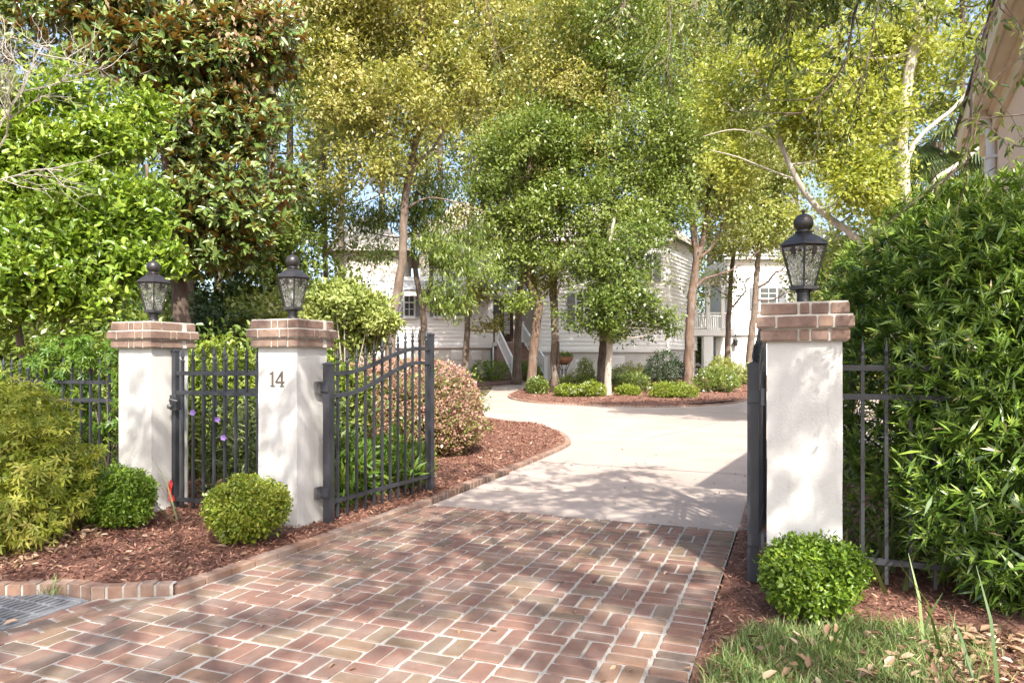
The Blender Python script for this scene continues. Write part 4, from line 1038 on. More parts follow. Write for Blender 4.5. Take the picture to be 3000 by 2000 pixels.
# tall podocarpus-like hedge on the right
hb_ = []
for (u, v, z, a, b, c) in ((.95,5.25,1.25,.62,.75,1.20),(1.45,5.1,1.30,.75,.80,1.20),(2.1,5.1,1.30,.8,.8,1.22),(2.8,5.1,1.30,.8,.8,1.2),(1.15,4.72,.85,.52,.52,.74),(1.7,4.7,.85,.65,.60,.78),(2.4,4.6,.85,.7,.65,.8),(1.05,4.8,1.5,.5,.55,.6),(1.6,4.75,1.7,.6,.6,.6),(.95,4.9,2.0,.42,.5,.42),(.62,5.35,1.0,.34,.55,.95),(.52,5.62,1.35,.42,.45,.80),(.85,5.55,1.85,.50,.5,.55),(.98,4.72,.62,.40,.40,.50),(.96,4.74,1.25,.40,.42,.52),(1.0,4.78,1.85,.40,.45,.45),(1.3,5.0,1.95,.6,.7,.50),(2.2,5.0,1.95,.8,.7,.55),(1.25,4.62,.42,.42,.42,.40),(1.75,4.42,.45,.5,.42,.42),(2.3,4.3,.5,.6,.45,.46)):
    p_ = D(u, v, z); hb_.append((p_.x, p_.y, p_.z, a, b, c))
hc = lambda p: (p[:,0]*CT-p[:,1]*ST > np.where(p[:,0]*ST+p[:,1]*CT > 5.0, .12, .42)) & (p[:,0]*ST+p[:,1]*CT < 5.75)
shrub('podocarpus_hedge', 'tall dense narrow-leaved evergreen hedge on the right', tuple(D(1.5,5.1)), hb_, [
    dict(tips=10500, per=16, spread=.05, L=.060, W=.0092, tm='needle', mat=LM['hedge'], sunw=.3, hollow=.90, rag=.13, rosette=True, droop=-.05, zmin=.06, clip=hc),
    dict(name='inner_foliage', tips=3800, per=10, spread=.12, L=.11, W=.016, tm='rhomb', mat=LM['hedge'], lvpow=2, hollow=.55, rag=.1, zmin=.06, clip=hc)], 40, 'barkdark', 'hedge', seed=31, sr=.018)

# weeping Japanese maple, lower left
jb = [(-3.75,5.0,.62,.62,.6,.55),(-3.42,4.98,.55,.36,.42,.42),(-4.15,5.3,.7,.6,.6,.55),(-3.75,4.72,.35,.52,.42,.32),(-4.3,4.7,.5,.6,.5,.5),(-3.45,4.75,.26,.34,.35,.22)]
shrub('japanese_maple', 'low weeping Japanese maple with yellow-green palmate leaves', (-3.8,5.05,.08), jb, [
    dict(tips=1400, per=8, spread=.09, L=.066, W=.066, tm='palmate', mat=LM['jmaple'], hollow=.78, rag=.3, droop=.75, up=.5, outw=.8, zmin=.10, lvpow=.9),
    dict(name='inner_foliage', tips=900, per=6, spread=.12, L=.045, W=.028, tm='rhomb', mat=LM['jmaple'], hollow=.3, rag=.2, droop=.6, zmin=.10, lvpow=1.8)], 24, 'barkred', 'japanese maple', seed=32, sr=.010)
# creeper on the left fence
vb = []
for (u, v, z, a, c) in ((-5.55,4.56,1.15,.14,.22),(-5.62,4.55,.85,.13,.2),(-5.9,4.62,1.45,.35,.16),(-6.4,4.7,1.35,.45,.28),(-7.0,4.8,1.1,.5,.5),(-6.2,4.85,.7,.5,.5),(-7.4,4.9,.8,.6,.6)):
    p_ = D(u, v, z); vb.append((p_.x, p_.y, p_.z, a, .12, c))
shrub('creeper', 'five-leaved creeper climbing over the left iron fence', tuple(D(-6.0,4.7)), vb, [dict(tips=420, per=7, spread=.06, L=.075, W=.07, tm='palmate', mat=LM['vine'], hollow=.4, rag=.3, droop=.5)], 10, 'bark', 'vine', seed=33, sr=.006)
# dark undergrowth behind the left fence
p_ = D(-6.4,6.4); q_ = D(-5.3,6.9)
shrub('understory_shrub', 'dark leafy shrub behind the left iron fence', (p_.x,p_.y,0), [(p_.x,p_.y,.9,.9,.8,.9),(p_.x-1.2,p_.y+.3,.9,1.0,.8,.9),(q_.x,q_.y,.8,.7,.6,.75)], [dict(tips=1500, per=8, spread=.12, L=.085, W=.04, tm='fold', mat=LM['green'], hollow=.6, rag=.3, lvpow=1.5, zmin=.05)], 20, 'bark', seed=34)
# yellow-green azalea hedge behind the narrow gate
c_ = at(660,1120,7.9)
shrub('azalea_hedge', 'yellow-green azalea hedge behind the narrow gate', (c_.x,c_.y,.05), [(c_.x-.1,7.95,.85,.62,.6,.80),(c_.x+.75,8.3,.8,.75,.6,.78),(c_.x-.9,8.2,.75,.6,.6,.7)], [
    dict(tips=2600, per=8, spread=.06, L=.052, W=.026, tm='fold', mat=LM['azalea'], hollow=.86, rag=.12, droop=-.1, zmin=.1),
    dict(name='inner_foliage', tips=700, per=6, spread=.1, L=.08, W=.04, tm='rhomb', mat=LM['green'], hollow=.4, zmin=.1)], 16, 'bark', seed=35)
# ruellia in front of it, purple flowers
rp = thing('ruellia_clump', 'spindly grey-green flowering clump behind the narrow gate', 'flowers', tuple(D(-4.45,5.25,.08)))
R_ = np.random.default_rng(41); stems_ = MB(); LP = []; LA = []
rn = random.Random(41); fl = []
for k in range(95):
    u_, v_ = rn.uniform(-4.98,-4.0), rn.uniform(4.72,5.9)
    b0_ = D(u_, v_, .08); h = rn.uniform(.55,1.0); tip = b0_+Vector((rn.uniform(-.22,.22), rn.uniform(-.22,.18), h))
    pth = smooth_path([b0_, b0_.lerp(tip,.5)+Vector((0,0,.05)), tip], 6); stems_.tube(pth, [.004,]*(len(pth)-1)+[.002], 4)
    for i, pp in enumerate(pth[2:]):
        for s in (0, 1, 2): LP.append(pp); a = rn.random()*6.28; LA.append((math.cos(a), math.sin(a), rn.uniform(-.1,.8)))
    if k % 6 == 0: fl.append(tip)
stems_.build('stems', LM['ruellia'], rp, True)
LP = np.array(LP); LA = np.array(LA)
me = leaf_mesh('foliage', LP, LA, np.c_[R_.normal(size=(len(LP),2))*.5, np.ones(len(LP))], .12+.06*R_.random(len(LP)), .016+0*LA[:,0], 'strap', R_.random(len(LP)), LM['ruellia'])
link(bpy.data.objects.new('foliage', me), rp, True)
fl = [at(566,1208,5.85), at(638,1228,5.85), at(656,1281,5.8)]
for pp in fl:
    n5 = 5; a = np.arange(n5)*1.2566; P5 = np.repeat(np.array([pp]), n5, 0)
    ax = np.c_[np.cos(a), -.45*np.ones(n5), np.sin(a)]; me = leaf_mesh('flower', P5, ax, np.c_[0*a, -np.ones(n5), 0*a], .030*np.ones(n5), .030*np.ones(n5), 'fold', R_.random(n5), LM['petal'])
    link(bpy.data.objects.new('flower', me), rp, True)
# strap-leaved clumps (sword-like blades)
def blades(label, c, n, L, W, seed, spread=.08, tilt=.35, mat='ruellia', zb=.05, cat='grass clump'):
    R = np.random.default_rng(seed); a = R.random(n)*6.28
    pos = np.c_[c.x+R.normal(size=n)*spread, c.y+R.normal(size=n)*spread, np.full(n, zb)]
    tl_ = tilt*(.3+R.random(n)); ax = np.c_[np.cos(a)*tl_, np.sin(a)*tl_, np.ones(n)]; nm = np.c_[-np.cos(a), -np.sin(a), .3*np.ones(n)]
    me = leaf_mesh('leaf_clump', pos, ax, nm, L*(.6+.6*R.random(n)), np.full(n, W), 'blade', R.random(n), LM[mat])
    o = bpy.data.objects.new('leaf_clump', me); C.objects.link(o); return tag(o, label, cat)
blades('tall strap-leaved clump between the maple and the left pier', Vector((-3.28,5.75,0)), 12, .62, .032, 51, .05, .3, 'ruellia', .08)
blades('arching strap leaves against the left pier beside the gate post', Vector((-2.66,5.55,0)), 7, .75, .016, 52, .03, .9, 'ruellia', .1)
blades('strap-leaved clump behind the right fence', D(.55,4.95), 26, .5, .03, 53, .13, .55, 'ruellia', .03)
for i_, (u_, v_, l_) in enumerate(((.62,3.75,'tall grass blades beside the right boxwood'), (.78,3.45,'tall grass blades in front of the hedge'), (.15,3.55,'tall grass blades at the front of the right boxwood'))):
    blades(l_, D(u_, v_), 4, .40, .016, 54+i_, .03, .45, 'grass', .02)
gl_ = [D(u, 6.0+.1*i) for i, u in enumerate((-3.8,-3.9))]
p_ = D(-3.95,5.6)
shrub('weedy_perennials', 'loose green perennials behind the open left drive gate', (p_.x,p_.y,.05), [(p_.x,p_.y,.32,.32,.5,.32),(p_.x+.35,p_.y+.7,.30,.35,.5,.3),(p_.x-.5,p_.y+.6,.4,.5,.6,.4)], [dict(tips=1100, per=6, spread=.08, L=.11, W=.022, tm='strap', mat=LM['vine'], hollow=.2, rag=.3, droop=-.2, zmin=.06)], 12, 'bark', seed=36, sr=.005)
# pink loropetalum mound
c_ = at(1215,1200,10.0)
lb = [(c_.x,10.1,.72,1.0,1.0,.72),(c_.x-.55,10.4,.75,.8,.9,.70),(c_.x+.32,9.9,.55,.70,.75,.52),(c_.x-.1,9.7,.55,.8,.7,.52)]
shrub('fringe_flower_hedge', 'rounded pink and olive fringe flower mound beside the drive', (c_.x,10.1,.05), lb, [
    dict(tips=5200, per=8, spread=.06, L=.044, W=.024, tm='rhomb', mat=LM['pink'], hollow=.92, rag=.07, droop=-.1, zmin=.08, lvpow=.75),
    dict(name='inner_foliage', tips=1500, per=6, spread=.1, L=.06, W=.03, tm='rhomb', mat=LM['green'], hollow=.5, zmin=.08)], 24, 'barkdark', seed=37, sr=.014)
# variegated pittosporum behind the left gate
c_ = at(1020,930,10.8)
pb_ = [PB(1040,900,10.6,100,55), PB(985,870,11,70,45), PB(1120,945,10.4,60,32), PB(970,950,11,80,60), PB(1060,980,10.8,80,50)]
shrub('pittosporum', 'pale variegated shrub behind the open left gate', (c_.x,c_.y,.05), pb_, [dict(tips=1500, per=9, spread=.10, L=.075, W=.034, tm='fold', mat=LM['pitto'], hollow=.55, rag=.35, droop=-.05)], 20, 'barkpale', seed=38, sr=.02)
# shrubs in the beds by the house
def azalea(name, label, px0, px1, py0, py1, Y, mat, seed, L=.07, n=700, flowers=False, hollow=.8):
    a, b = at(px0, py1, Y), at(px1, py0, Y); zb = gz(0, Y)+.03; rx = (b.x-a.x)/2; rz = max(.15, (b.z-zb)/2); cx_ = (a.x+b.x)/2
    bl = [(cx_, Y, zb+rz, rx*.9, rx*.75, rz), (cx_-rx*.4, Y+.1, zb+rz*.85, rx*.6, rx*.6, rz*.85), (cx_+rx*.4, Y-.1, zb+rz*.8, rx*.6, rx*.6, rz*.8)]
    lay_ = [dict(tips=n, per=7, spread=.10, L=L, W=L*.45, tm='rhomb', mat=LM[mat], hollow=hollow, rag=.25, droop=-.1, zmin=zb)]
    if flowers: lay_.append(dict(name='blossoms', tips=16, per=3, spread=.05, L=.09, W=.08, tm='rhomb', mat=LM['white'], hollow=.97, zmin=zb))
    return shrub(name, label, (cx_,Y,zb), bl, lay_, 12, 'bark', seed=seed, sr=.015, group='azaleas and evergreens in the house beds')
for i_, a_ in enumerate((
 ('evergreen_shrub','clipped bright green shrub left of the house stair',1375,1492,1052,1118,34,'box',700),
 ('evergreen_shrub','small bright green shrub in front of the stair steps',1520,1585,1055,1110,33.6,'box',500),
 ('azalea','small azalea at the foot of the tall bent trunk',1545,1605,1105,1172,24.5,'green',450),
 ('azalea','white-flowered azalea at the left end of the island',1625,1705,1128,1180,23.5,'azalea',600,True),
 ('azalea','white-flowered azalea beside the pale slender trunk',1695,1775,1120,1180,23.2,'azalea',600,True),
 ('azalea','dark azalea behind the twin trunks',1640,1755,1090,1150,26,'green',700),
 ('azalea','small bright azalea right of the pale slender trunk',1805,1872,1128,1172,23.5,'azalea',500),
 ('azalea','dark low azalea in the middle of the island',1790,1905,1092,1150,26.5,'green',700),
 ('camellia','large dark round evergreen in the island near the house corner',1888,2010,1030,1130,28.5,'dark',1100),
 ('azalea','bright azalea in front of the reddish forked trunk',1905,2045,1122,1186,22.8,'azalea',800,True),
 ('azalea','spreading green azalea right of the reddish forked trunk',2035,2165,1075,1160,25.5,'green',1000,True),
 ('azalea','reddish-tipped shrub below the deck',2070,2165,1045,1100,31,'boxyellow',700),
 ('azalea','pale small-leaved shrub beside the mottled trunk',2140,2215,1066,1125,30,'pitto',600),
 ('evergreen_shrub','low clipped hedge along the house foundation',1790,1905,1066,1110,33,'boxyellow',700),
 ('evergreen_shrub','yellowish potted shrub against the house foundation',1690,1740,1048,1105,33.5,'azalea',400),
 )):
    azalea(a_[0], a_[1], *a_[2:6], a_[6], a_[7], 60+i_, n=a_[8], flowers=len(a_) > 9)

# ------------------------------------------------------------------ trees
def stem(Y, pts, r0, r1): return ([at(px, py, Y+dy) if True else None for (px, py, *dd) in pts for dy in [dd[0] if dd else 0]], r0, r1)
def lf(tips, per, spread, L, mat, **k): 
    d = dict(tips=tips, per=per, spread=spread, L=L, W=L*.5, tm='rhomb', mat=LM[mat], hollow=.2, rag=.3, keep=.92, gscale=1.1, droop=.15, subs=11, clumpw=.6, sunw=.7, lvpow=.8); d.update(k); return d
GT = 'oaks around the drive'
tree('laurel_oak', 'big leaning grey-brown oak trunk left of the house, behind the open gate',
     [stem(17,[(1138,1110),(1148,960),(1160,880),(1178,760),(1187,600),(1203,500),(1216,430),(1237,350),(1250,240),(1238,100),(1240,-90)],.135,.05),
      stem(17,[(1205,490),(1240,462),(1277,424),(1315,330),(1330,230)],.055,.02), stem(17,[(1197,608),(1235,585),(1280,580),(1360,600),(1425,625)],.03,.01)],
     [PB(1120,180,17,150,110),PB(1060,330,16.6,130,90),PB(1270,120,17.5,150,120),PB(1200,0,17,200,100),PB(1340,260,17,120,90),PB(1090,480,16.8,130,60),PB(990,220,17,110,120),PB(1230,330,16.2,90,70),PB(1000,30,17,160,100)],
     [lf(6188,9,.28,0.102,'golden')], 101, M['bark'], group=GT)
tree('pecan_tree', 'dark twin-stemmed tree with drooping deep green leaves',
     [stem(18.5,[(1243,1110),(1242,979),(1237,903),(1222,820),(1211,740),(1212,640),(1220,560)],.11,.04), stem(18.5,[(1237,905),(1255,850),(1264,800),(1256,700),(1244,600),(1250,500)],.07,.03)],
     [PB(1290,700,18.5,90,70),PB(1350,760,18.2,80,60),PB(1230,640,18.5,70,50),PB(1300,850,18,60,50),PB(1390,680,18.6,70,50),PB(1280,560,18.8,90,60),PB(1330,900,18.2,50,35),PB(1130,640,18.5,70,60),PB(1120,740,18.2,60,40),PB(1080,680,18.5,60,60)],
     [lf(1785,8,.22,0.144,'green',W=.032,droop=.9,hollow=.1,keep=.8,lvpow=1.2)], 102, M['barkdark'], group=GT)
tree('laurel_oak', 'thin straight grey trunk in front of the left wing',
     [stem(29,[(1362,1095),(1367,1000),(1375,800),(1380,645),(1388,540),(1398,400),(1390,250),(1400,60)],.14,.07)],
     [PB(1390,330,29,120,80),PB(1440,180,29,130,90),PB(1350,140,29.5,110,90),PB(1400,20,29,170,90),PB(1410,850,28.6,60,25),PB(1430,950,28.4,50,18),PB(1370,640,28.6,90,50),PB(1440,720,28.4,80,40),PB(1330,760,28.4,70,30),PB(1450,640,28.4,80,50),PB(1480,420,28.5,110,60)],
     [lf(3332,9,.4,0.156,'golden')], 103, M['bark'], group=GT)
tree('laurel_oak', 'slim mottled trunk just right of the house stair',
     [stem(31,[(1512,1126),(1517,1000),(1521,900),(1526,780),(1522,640),(1530,480),(1520,300),(1525,100)],.19,.08)],
     [PB(1540,300,31,130,90),PB(1500,150,31.5,130,90),PB(1580,90,31,130,100),PB(1530,20,31,200,70),PB(1480,520,31,110,60),PB(1560,560,30.5,110,60)],
     [lf(3094,9,.42,0.168,'golden')], 104, M['bark'], group=GT)
tree('live_oak', 'stout bent dark trunk standing at the left tip of the island',
     [stem(25.2,[(1556,1160),(1562,1060),(1573,930),(1578,890),(1566,862),(1550,830),(1545,734),(1542,640),(1550,520),(1560,380)],.19,.09),
      stem(25.2,[(1545,700),(1575,672),(1610,668),(1650,690),(1690,720)],.10,.03), stem(25.2,[(1578,885),(1550,880),(1500,860)],.05,.015)],
     [PB(1600,640,25,110,60),PB(1500,640,25,100,60),PB(1560,520,25,150,80),PB(1540,880,24.6,55,25),PB(1450,590,25.4,100,55),PB(1680,600,24.8,110,70),PB(1600,400,25,150,90),PB(1480,440,25,110,70),PB(1460,800,24.8,60,45),PB(1520,740,24.8,80,35),PB(1620,760,24.8,60,40)],
     [lf(4284,9,.32,0.132,'green',lvpow=.9)], 105, M['barkred'], group=GT)
tree('live_oak', 'twin slender mottled trunks just right of the stout bent trunk',
     [stem(26.4,[(1627,1152),(1622,1060),(1624,960),(1618,868),(1612,780),(1600,680),(1606,520)],.14,.07), stem(26.6,[(1634,1150),(1634,1040),(1630,900),(1628,820),(1640,700),(1650,560)],.08,.05)],
     [PB(1640,520,26.4,130,80),PB(1720,420,26.4,130,90),PB(1600,250,26.4,130,90),PB(1700,240,26.8,140,100),PB(1630,770,26,60,60),PB(1650,60,26.4,180,110),PB(1590,820,26,50,35)],
     [lf(4046,9,.34,0.138,'golden')], 106, M['bark'], group=GT)
tree('live_oak', 'dark straight trunk behind the pale slender one in the island',
     [stem(25.6,[(1762,1156),(1767,1040),(1770,960),(1766,820),(1768,700),(1776,560),(1770,400),(1780,200)],.20,.09), stem(25.6,[(1770,600),(1800,540),(1850,480),(1900,430)],.09,.03)],
     [PB(1800,620,25.4,130,60),PB(1880,540,25.4,120,80),PB(1820,400,25.4,150,90),PB(1750,740,25.2,70,70),PB(1900,660,25.4,100,50),PB(1850,220,25.6,150,110),PB(1960,620,25.6,80,60),PB(1800,60,25.6,190,110),PB(1960,380,25.4,120,110)],
     [lf(5474,9,.32,0.132,'green',lvpow=.85)], 107, M['barkdark'], group=GT)
tree('young_oak', 'pale slender trunk with a low dark green crown hiding the house',
     [stem(23.6,[(1778,1168),(1783,1080),(1788,957),(1786,860),(1780,780),(1790,700),(1800,640)],.135,.05), stem(23.6,[(1787,900),(1760,850),(1720,810)],.05,.015), stem(23.6,[(1787,920),(1830,870),(1880,840)],.05,.015)],
     [PB(1790,760,23.6,120,60),PB(1880,840,23.4,80,45),PB(1720,850,23.6,85,45),PB(1800,880,23.2,110,60),PB(1900,920,23.4,90,45),PB(1720,930,23.4,80,40),PB(1830,960,23.2,90,35),PB(1700,780,23.6,70,40),PB(1940,960,23.2,45,25),PB(1860,700,23.8,90,50)],
     [lf(3213,8,.24,0.120,'green',keep=.75,gscale=1.8,lvpow=1.35,hollow=.25)], 108, M['barkpale'], group=GT)
tree('live_oak', 'stout reddish trunk forking high at the right of the island',
     [stem(27.7,[(2016,1150),(2017,1080),(2020,980),(2026,881),(2032,820),(2040,758),(2032,680),(2026,600),(2018,470),(2010,330)],.21,.09), stem(27.7,[(2042,760),(2062,690),(2074,600),(2085,480),(2090,330)],.13,.06),
      stem(27.7,[(2048,755),(2075,735),(2103,695),(2120,640)],.07,.03), stem(27.7,[(2034,848),(2060,820),(2100,805),(2145,790),(2190,762),(2226,733)],.055,.02)],
     [PB(2030,420,27.7,120,90),PB(2110,520,27.4,120,80),PB(1980,260,27.7,120,90),PB(2090,300,27.7,140,110),PB(2160,620,27.4,90,50),PB(2040,80,27.7,200,120),PB(1960,520,27.4,90,80),PB(2180,420,27.4,110,80)],
     [lf(4998,9,.34,0.144,'laurel',lvpow=.8)], 109, M['barkred'], group=GT)
tree('laurel_oak', 'slim trunk in front of the garage corner beside the deck',
     [stem(35,[(2130,1090),(2134,960),(2142,810),(2150,733),(2160,640),(2170,500)],.15,.07), stem(35,[(2146,900),(2170,870),(2185,850),(2182,830),(2200,810)],.05,.02), stem(35,[(2145,840),(2120,815),(2095,805)],.04,.015)],
     [PB(2180,600,35,110,70),PB(2240,690,35,90,50),PB(2120,720,35,70,40),PB(2200,470,35,130,80),PB(2090,840,34.6,60,50)],
     [lf(2261,8,.4,0.168,'laurel',keep=.75)], 110, M['bark'], group=GT)
tree('laurel_oak', 'mottled grey leaning trunk left of the right pier lantern',
     [stem(32,[(2192,1126),(2200,1000),(2209,916),(2216,820),(2222,745),(2230,660),(2240,520)],.18,.08), stem(32,[(2222,842),(2250,825),(2270,800),(2292,790),(2320,750)],.06,.02), stem(32,[(2220,760),(2205,720),(2180,690)],.04,.015)],
     [PB(2260,640,32,120,60),PB(2330,740,31.6,80,45),PB(2240,500,32,140,80),PB(2190,700,31.6,80,45),PB(2330,560,32,110,80),PB(2300,860,31.6,50,40)],
     [lf(2737,8,.36,0.156,'laurel',keep=.8,lvpow=.8)], 111, M['bark'], group=GT)
# the yellow maple with pale leaning trunks
tree('maple_tree', 'pale leaning trunks with yellow-green sunlit leaves behind the tall hedge',
     [stem(13,[(2640,1080),(2560,780),(2495,687),(2402,616),(2335,527),(2286,411),(2262,300),(2200,180)],.085,.03),
      stem(13.4,[(2670,1080),(2655,700),(2640,430),(2647,312),(2668,180),(2690,60),(2700,-80)],.14,.08), stem(13.4,[(2625,620),(2650,500),(2680,420),(2740,360),(2799,312),(2900,190)],.06,.03),
      stem(13,[(2690,700),(2732,545),(2780,500),(2835,462),(2900,400)],.06,.03), stem(13.4,[(2668,180),(2720,90),(2790,-20)],.07,.03), stem(13,[(2300,440),(2240,400),(2150,380),(2060,400)],.02,.008), stem(13,[(2335,527),(2260,500),(2160,460),(2080,440)],.02,.008)],
     [PB(2480,420,13,110,80),PB(2400,300,13,120,80),PB(2560,330,13.4,90,90),PB(2480,560,12.6,100,60),PB(2300,330,13,110,80),PB(2560,520,12.8,80,70),PB(2250,200,13.4,130,80),PB(2420,150,13.6,140,80),PB(2580,150,13.8,130,90),PB(2180,480,13.4,90,60),PB(2700,230,14.4,90,110),PB(2620,620,12.8,60,50),PB(2330,600,13,70,40),PB(2150,330,14,90,70)],
     [lf(6188,8,.22,0.090,'maple',W=.05,keep=.8,gscale=1.7,hollow=.3)], 112, M['barkpale'])
# cabbage palm behind the maple
pt = thing('cabbage_palm', 'cabbage palm with drooping fan leaves behind the maple trunks', 'palm tree', at(2745,1080,15))
MB().tube([at(2745,1085,15),at(2740,700,15),at(2742,420,15)], [.16,.15,.14], 10).build('trunk', M['bark'], pt, True)
rn = random.Random(9); c0 = at(2742,400,15)
for k in range(26):
    a = rn.random()*6.28; el = rn.uniform(-.7,.9); d = Vector((math.cos(a)*math.cos(el), math.sin(a)*math.cos(el), math.sin(el))); hub = c0+d*rn.uniform(.5,.9)
    sb = thing('x','x','x') if False else None
    n_ = 22; R = np.random.default_rng(k); fan = np.linspace(-1.3,1.3,n_); sd = d.cross(Vector((0,0,1))).normalized(); upv = sd.cross(d)
    ax = np.array([list(d*math.cos(t)+sd*math.sin(t)+Vector((0,0,-.45))) for t in fan]); nm = np.repeat(np.array([list(upv)]), n_, 0)
    f = link(bpy.data.objects.new('frond', leaf_mesh('frond', np.repeat(np.array([list(hub)]), n_, 0), ax, nm, np.full(n_,.75), np.full(n_,.05), 'blade', R.random(n_), LM['palm'])), pt, True)
    MB().tube([c0, hub], .012, 4).build('leaf_stalk', LM['palm'], f)

# left side: bright evergreen shrub-tree, magnolia, bare tree
c_ = at(200,1060,9.2)
tree('cherry_laurel', 'tall bright glossy green shrub filling the left edge',
     [stem(9.4,[(180,1400),(190,1000),(230,700),(240,420)],.07,.03), stem(9.4,[(150,1400),(60,1000),(40,700),(60,400)],.06,.025), stem(9.2,[(200,1300),(330,900),(420,650),(430,480)],.05,.02)],
     [PB(100,700,8.8,150,100),PB(280,620,9,140,90),PB(180,430,9.2,130,80),PB(60,520,9,130,100),PB(330,400,9.4,100,60),PB(400,620,9.2,90,70),PB(80,850,8.6,140,90),PB(280,800,8.8,140,90),PB(200,270,9.4,80,70),PB(-80,700,9,140,220),PB(430,310,9.6,60,40),PB(-40,400,9,100,120),PB(420,760,9,80,60),PB(30,300,9.4,80,60)],
     [lf(4300,9,.15,.094,'bright',W=.044,tm='fold',keep=.92,gscale=1.6,hollow=.55,droop=-.1,sunw=.6)], 113, M['bark'])
tree('magnolia_tree', 'large magnolia with dark glossy leaves and rusty undersides',
     [stem(12.5,[(535,1130),(530,900),(500,640),(490,380),(500,120),(520,-100)],.17,.07), stem(12.5,[(500,500),(600,450),(720,440),(800,450)],.06,.02), stem(12.5,[(500,420),(420,330),(330,200)],.05,.02), stem(12.5,[(505,700),(600,680),(700,640)],.05,.02)],
     [PB(560,560,12,140,80),PB(440,190,12,150,90),PB(620,160,12.4,170,110),PB(760,130,12.6,110,110),PB(700,330,12.4,130,90),PB(800,420,12.4,80,70),PB(560,380,12.4,130,90),PB(340,120,12.4,120,80),PB(660,640,12,120,60),PB(500,20,12.6,240,90),PB(760,540,12.4,90,60),PB(560,740,12.2,120,50),PB(690,720,12.4,90,50),PB(250,40,12.6,150,90)],
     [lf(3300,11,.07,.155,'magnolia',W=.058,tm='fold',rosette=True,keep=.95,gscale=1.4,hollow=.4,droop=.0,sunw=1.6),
      lf(160,8,.25,.10,'dead',name='dead_foliage',blobs=[PB(600,90,11.9,180,90),PB(720,220,11.9,60,110),PB(640,330,12,60,80),PB(760,60,12,90,80)],keep=.7,hollow=.1,droop=.8)], 114, M['barkdark'])
bt = thing('bare_sapling', 'leafless pale twiggy branches at the upper left edge', 'tree', at(-60,1200,7.5)); mb = MB(); rn = random.Random(4)
def twig(p, d, L, r, lvl):
    q_ = [p]; dd = Vector(d)
    for k in range(5): dd = (dd+Vector((rn.gauss(0,.22), rn.gauss(0,.22), rn.gauss(.03,.16)))).normalized(); q_.append(q_[-1]+dd*L/5)
    mb.tube(q_, [r*(1-.1*i) for i in range(6)], 4, False)
    if lvl > 0:
        for k in range(6 if lvl > 1 else 4):
            i = rn.randrange(1, 6); d2 = (dd+Vector((rn.gauss(0,.7), rn.gauss(0,.6), rn.gauss(.1,.5)))).normalized(); twig(q_[i], d2, L*.62, r*.5, lvl-1)
limb(mb, [at(-60,1200,7.5), at(-40,800,7.5), at(-20,420,7.5)], .035, .02, 8)
twig(at(-20,420,7.5), (.25,0,1), 1.1, .018, 3); twig(at(-25,480,7.5), (.7,-.1,.6), .9, .014, 3); twig(at(-30,540,7.5), (.9,-.1,.1), .8, .011, 2)
mb.build('trunk', M['barkpale'], bt, True)
# the woods left of the house
GW = 'woods behind the garden'
def wood(label, px, Y, top, seed, mat, L, trunk=.16, w=150, lo=600, n=1700, name='woodland_tree', barkm='barkdark', lean=0, keep=.85, cols=3):
    rn = random.Random(seed); st = [stem(Y,[(px,1075),(px+lean*.3,800),(px+lean*.6,450),(px+lean,100),(px+lean,top+100)],trunk,trunk*.4)]
    bl = []; y = top+60; 
    while y < lo:
        for k in range(cols): bl.append(PB(px+lean*.5+rn.uniform(-1,1)*w, y+rn.uniform(-40,40), Y+rn.uniform(-1,1), w*rn.uniform(.55,.8), rn.uniform(55,95)))
        y += 120
    tree(name, label, st, bl, [lf(int(n*.48),8,L*2.6,L*1.3,mat,keep=keep,gscale=14/Y)], seed, M[barkm], group=GW, twigs=3, nside=7)
wood('tall dark woodland tree behind the magnolia', 640, 22, -250, 201, 'green', .13, w=150, lo=700, n=4840)
wood('dark evergreen woodland tree between the magnolia and the leaning oak', 850, 23, -250, 202, 'green', .13, w=140, lo=760, n=5280)
wood('slim woodland tree with a forked trunk left of the leaning oak', 960, 20, -150, 203, 'laurel', .11, .09, 90, 820, 3300, lean=-20, barkm='bark')
wood('shadowed woodland tree behind the bright green shrub', 300, 20, -250, 204, 'green', .15, w=200, lo=900, n=4400)
wood('dark woodland tree at the far left edge', 20, 21, -250, 205, 'green', .15, w=220, lo=800, n=4400)
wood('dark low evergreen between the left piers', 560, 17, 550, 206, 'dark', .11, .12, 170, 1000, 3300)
wood('dark low evergreen right of the number 14 pier', 800, 19, 560, 207, 'green', .12, .12, 130, 980, 3300)
wood('far woodland tree above the left wing', 1120, 52, -300, 208, 'green', .30, .3, 170, 560, 2860, keep=.9)
wood('far woodland tree behind the left roof peak', 1420, 56, -250, 209, 'laurel', .30, .3, 170, 520, 2640, keep=.9)
wood('far woodland tree between the two roof peaks', 1640, 54, -300, 210, 'green', .30, .3, 160, 700, 3300, keep=.9)
wood('far woodland tree behind the right roof', 1900, 55, -300, 211, 'laurel', .30, .3, 170, 560, 2860, keep=.9)
wood('far woodland tree seen through the deck', 2080, 50, -300, 212, 'laurel', .26, .28, 130, 1020, 4840, keep=.85)
wood('far woodland tree above the garage roof', 2330, 54, -300, 213, 'laurel', .30, .3, 190, 720, 4180)
wood('far woodland tree behind the maple', 2560, 40, -350, 214, 'laurel', .22, .25, 180, 900, 4620)
wood('woodland tree behind the peach building', 2820, 34, -400, 215, 'maple', .2, .22, 160, 760, 3740)

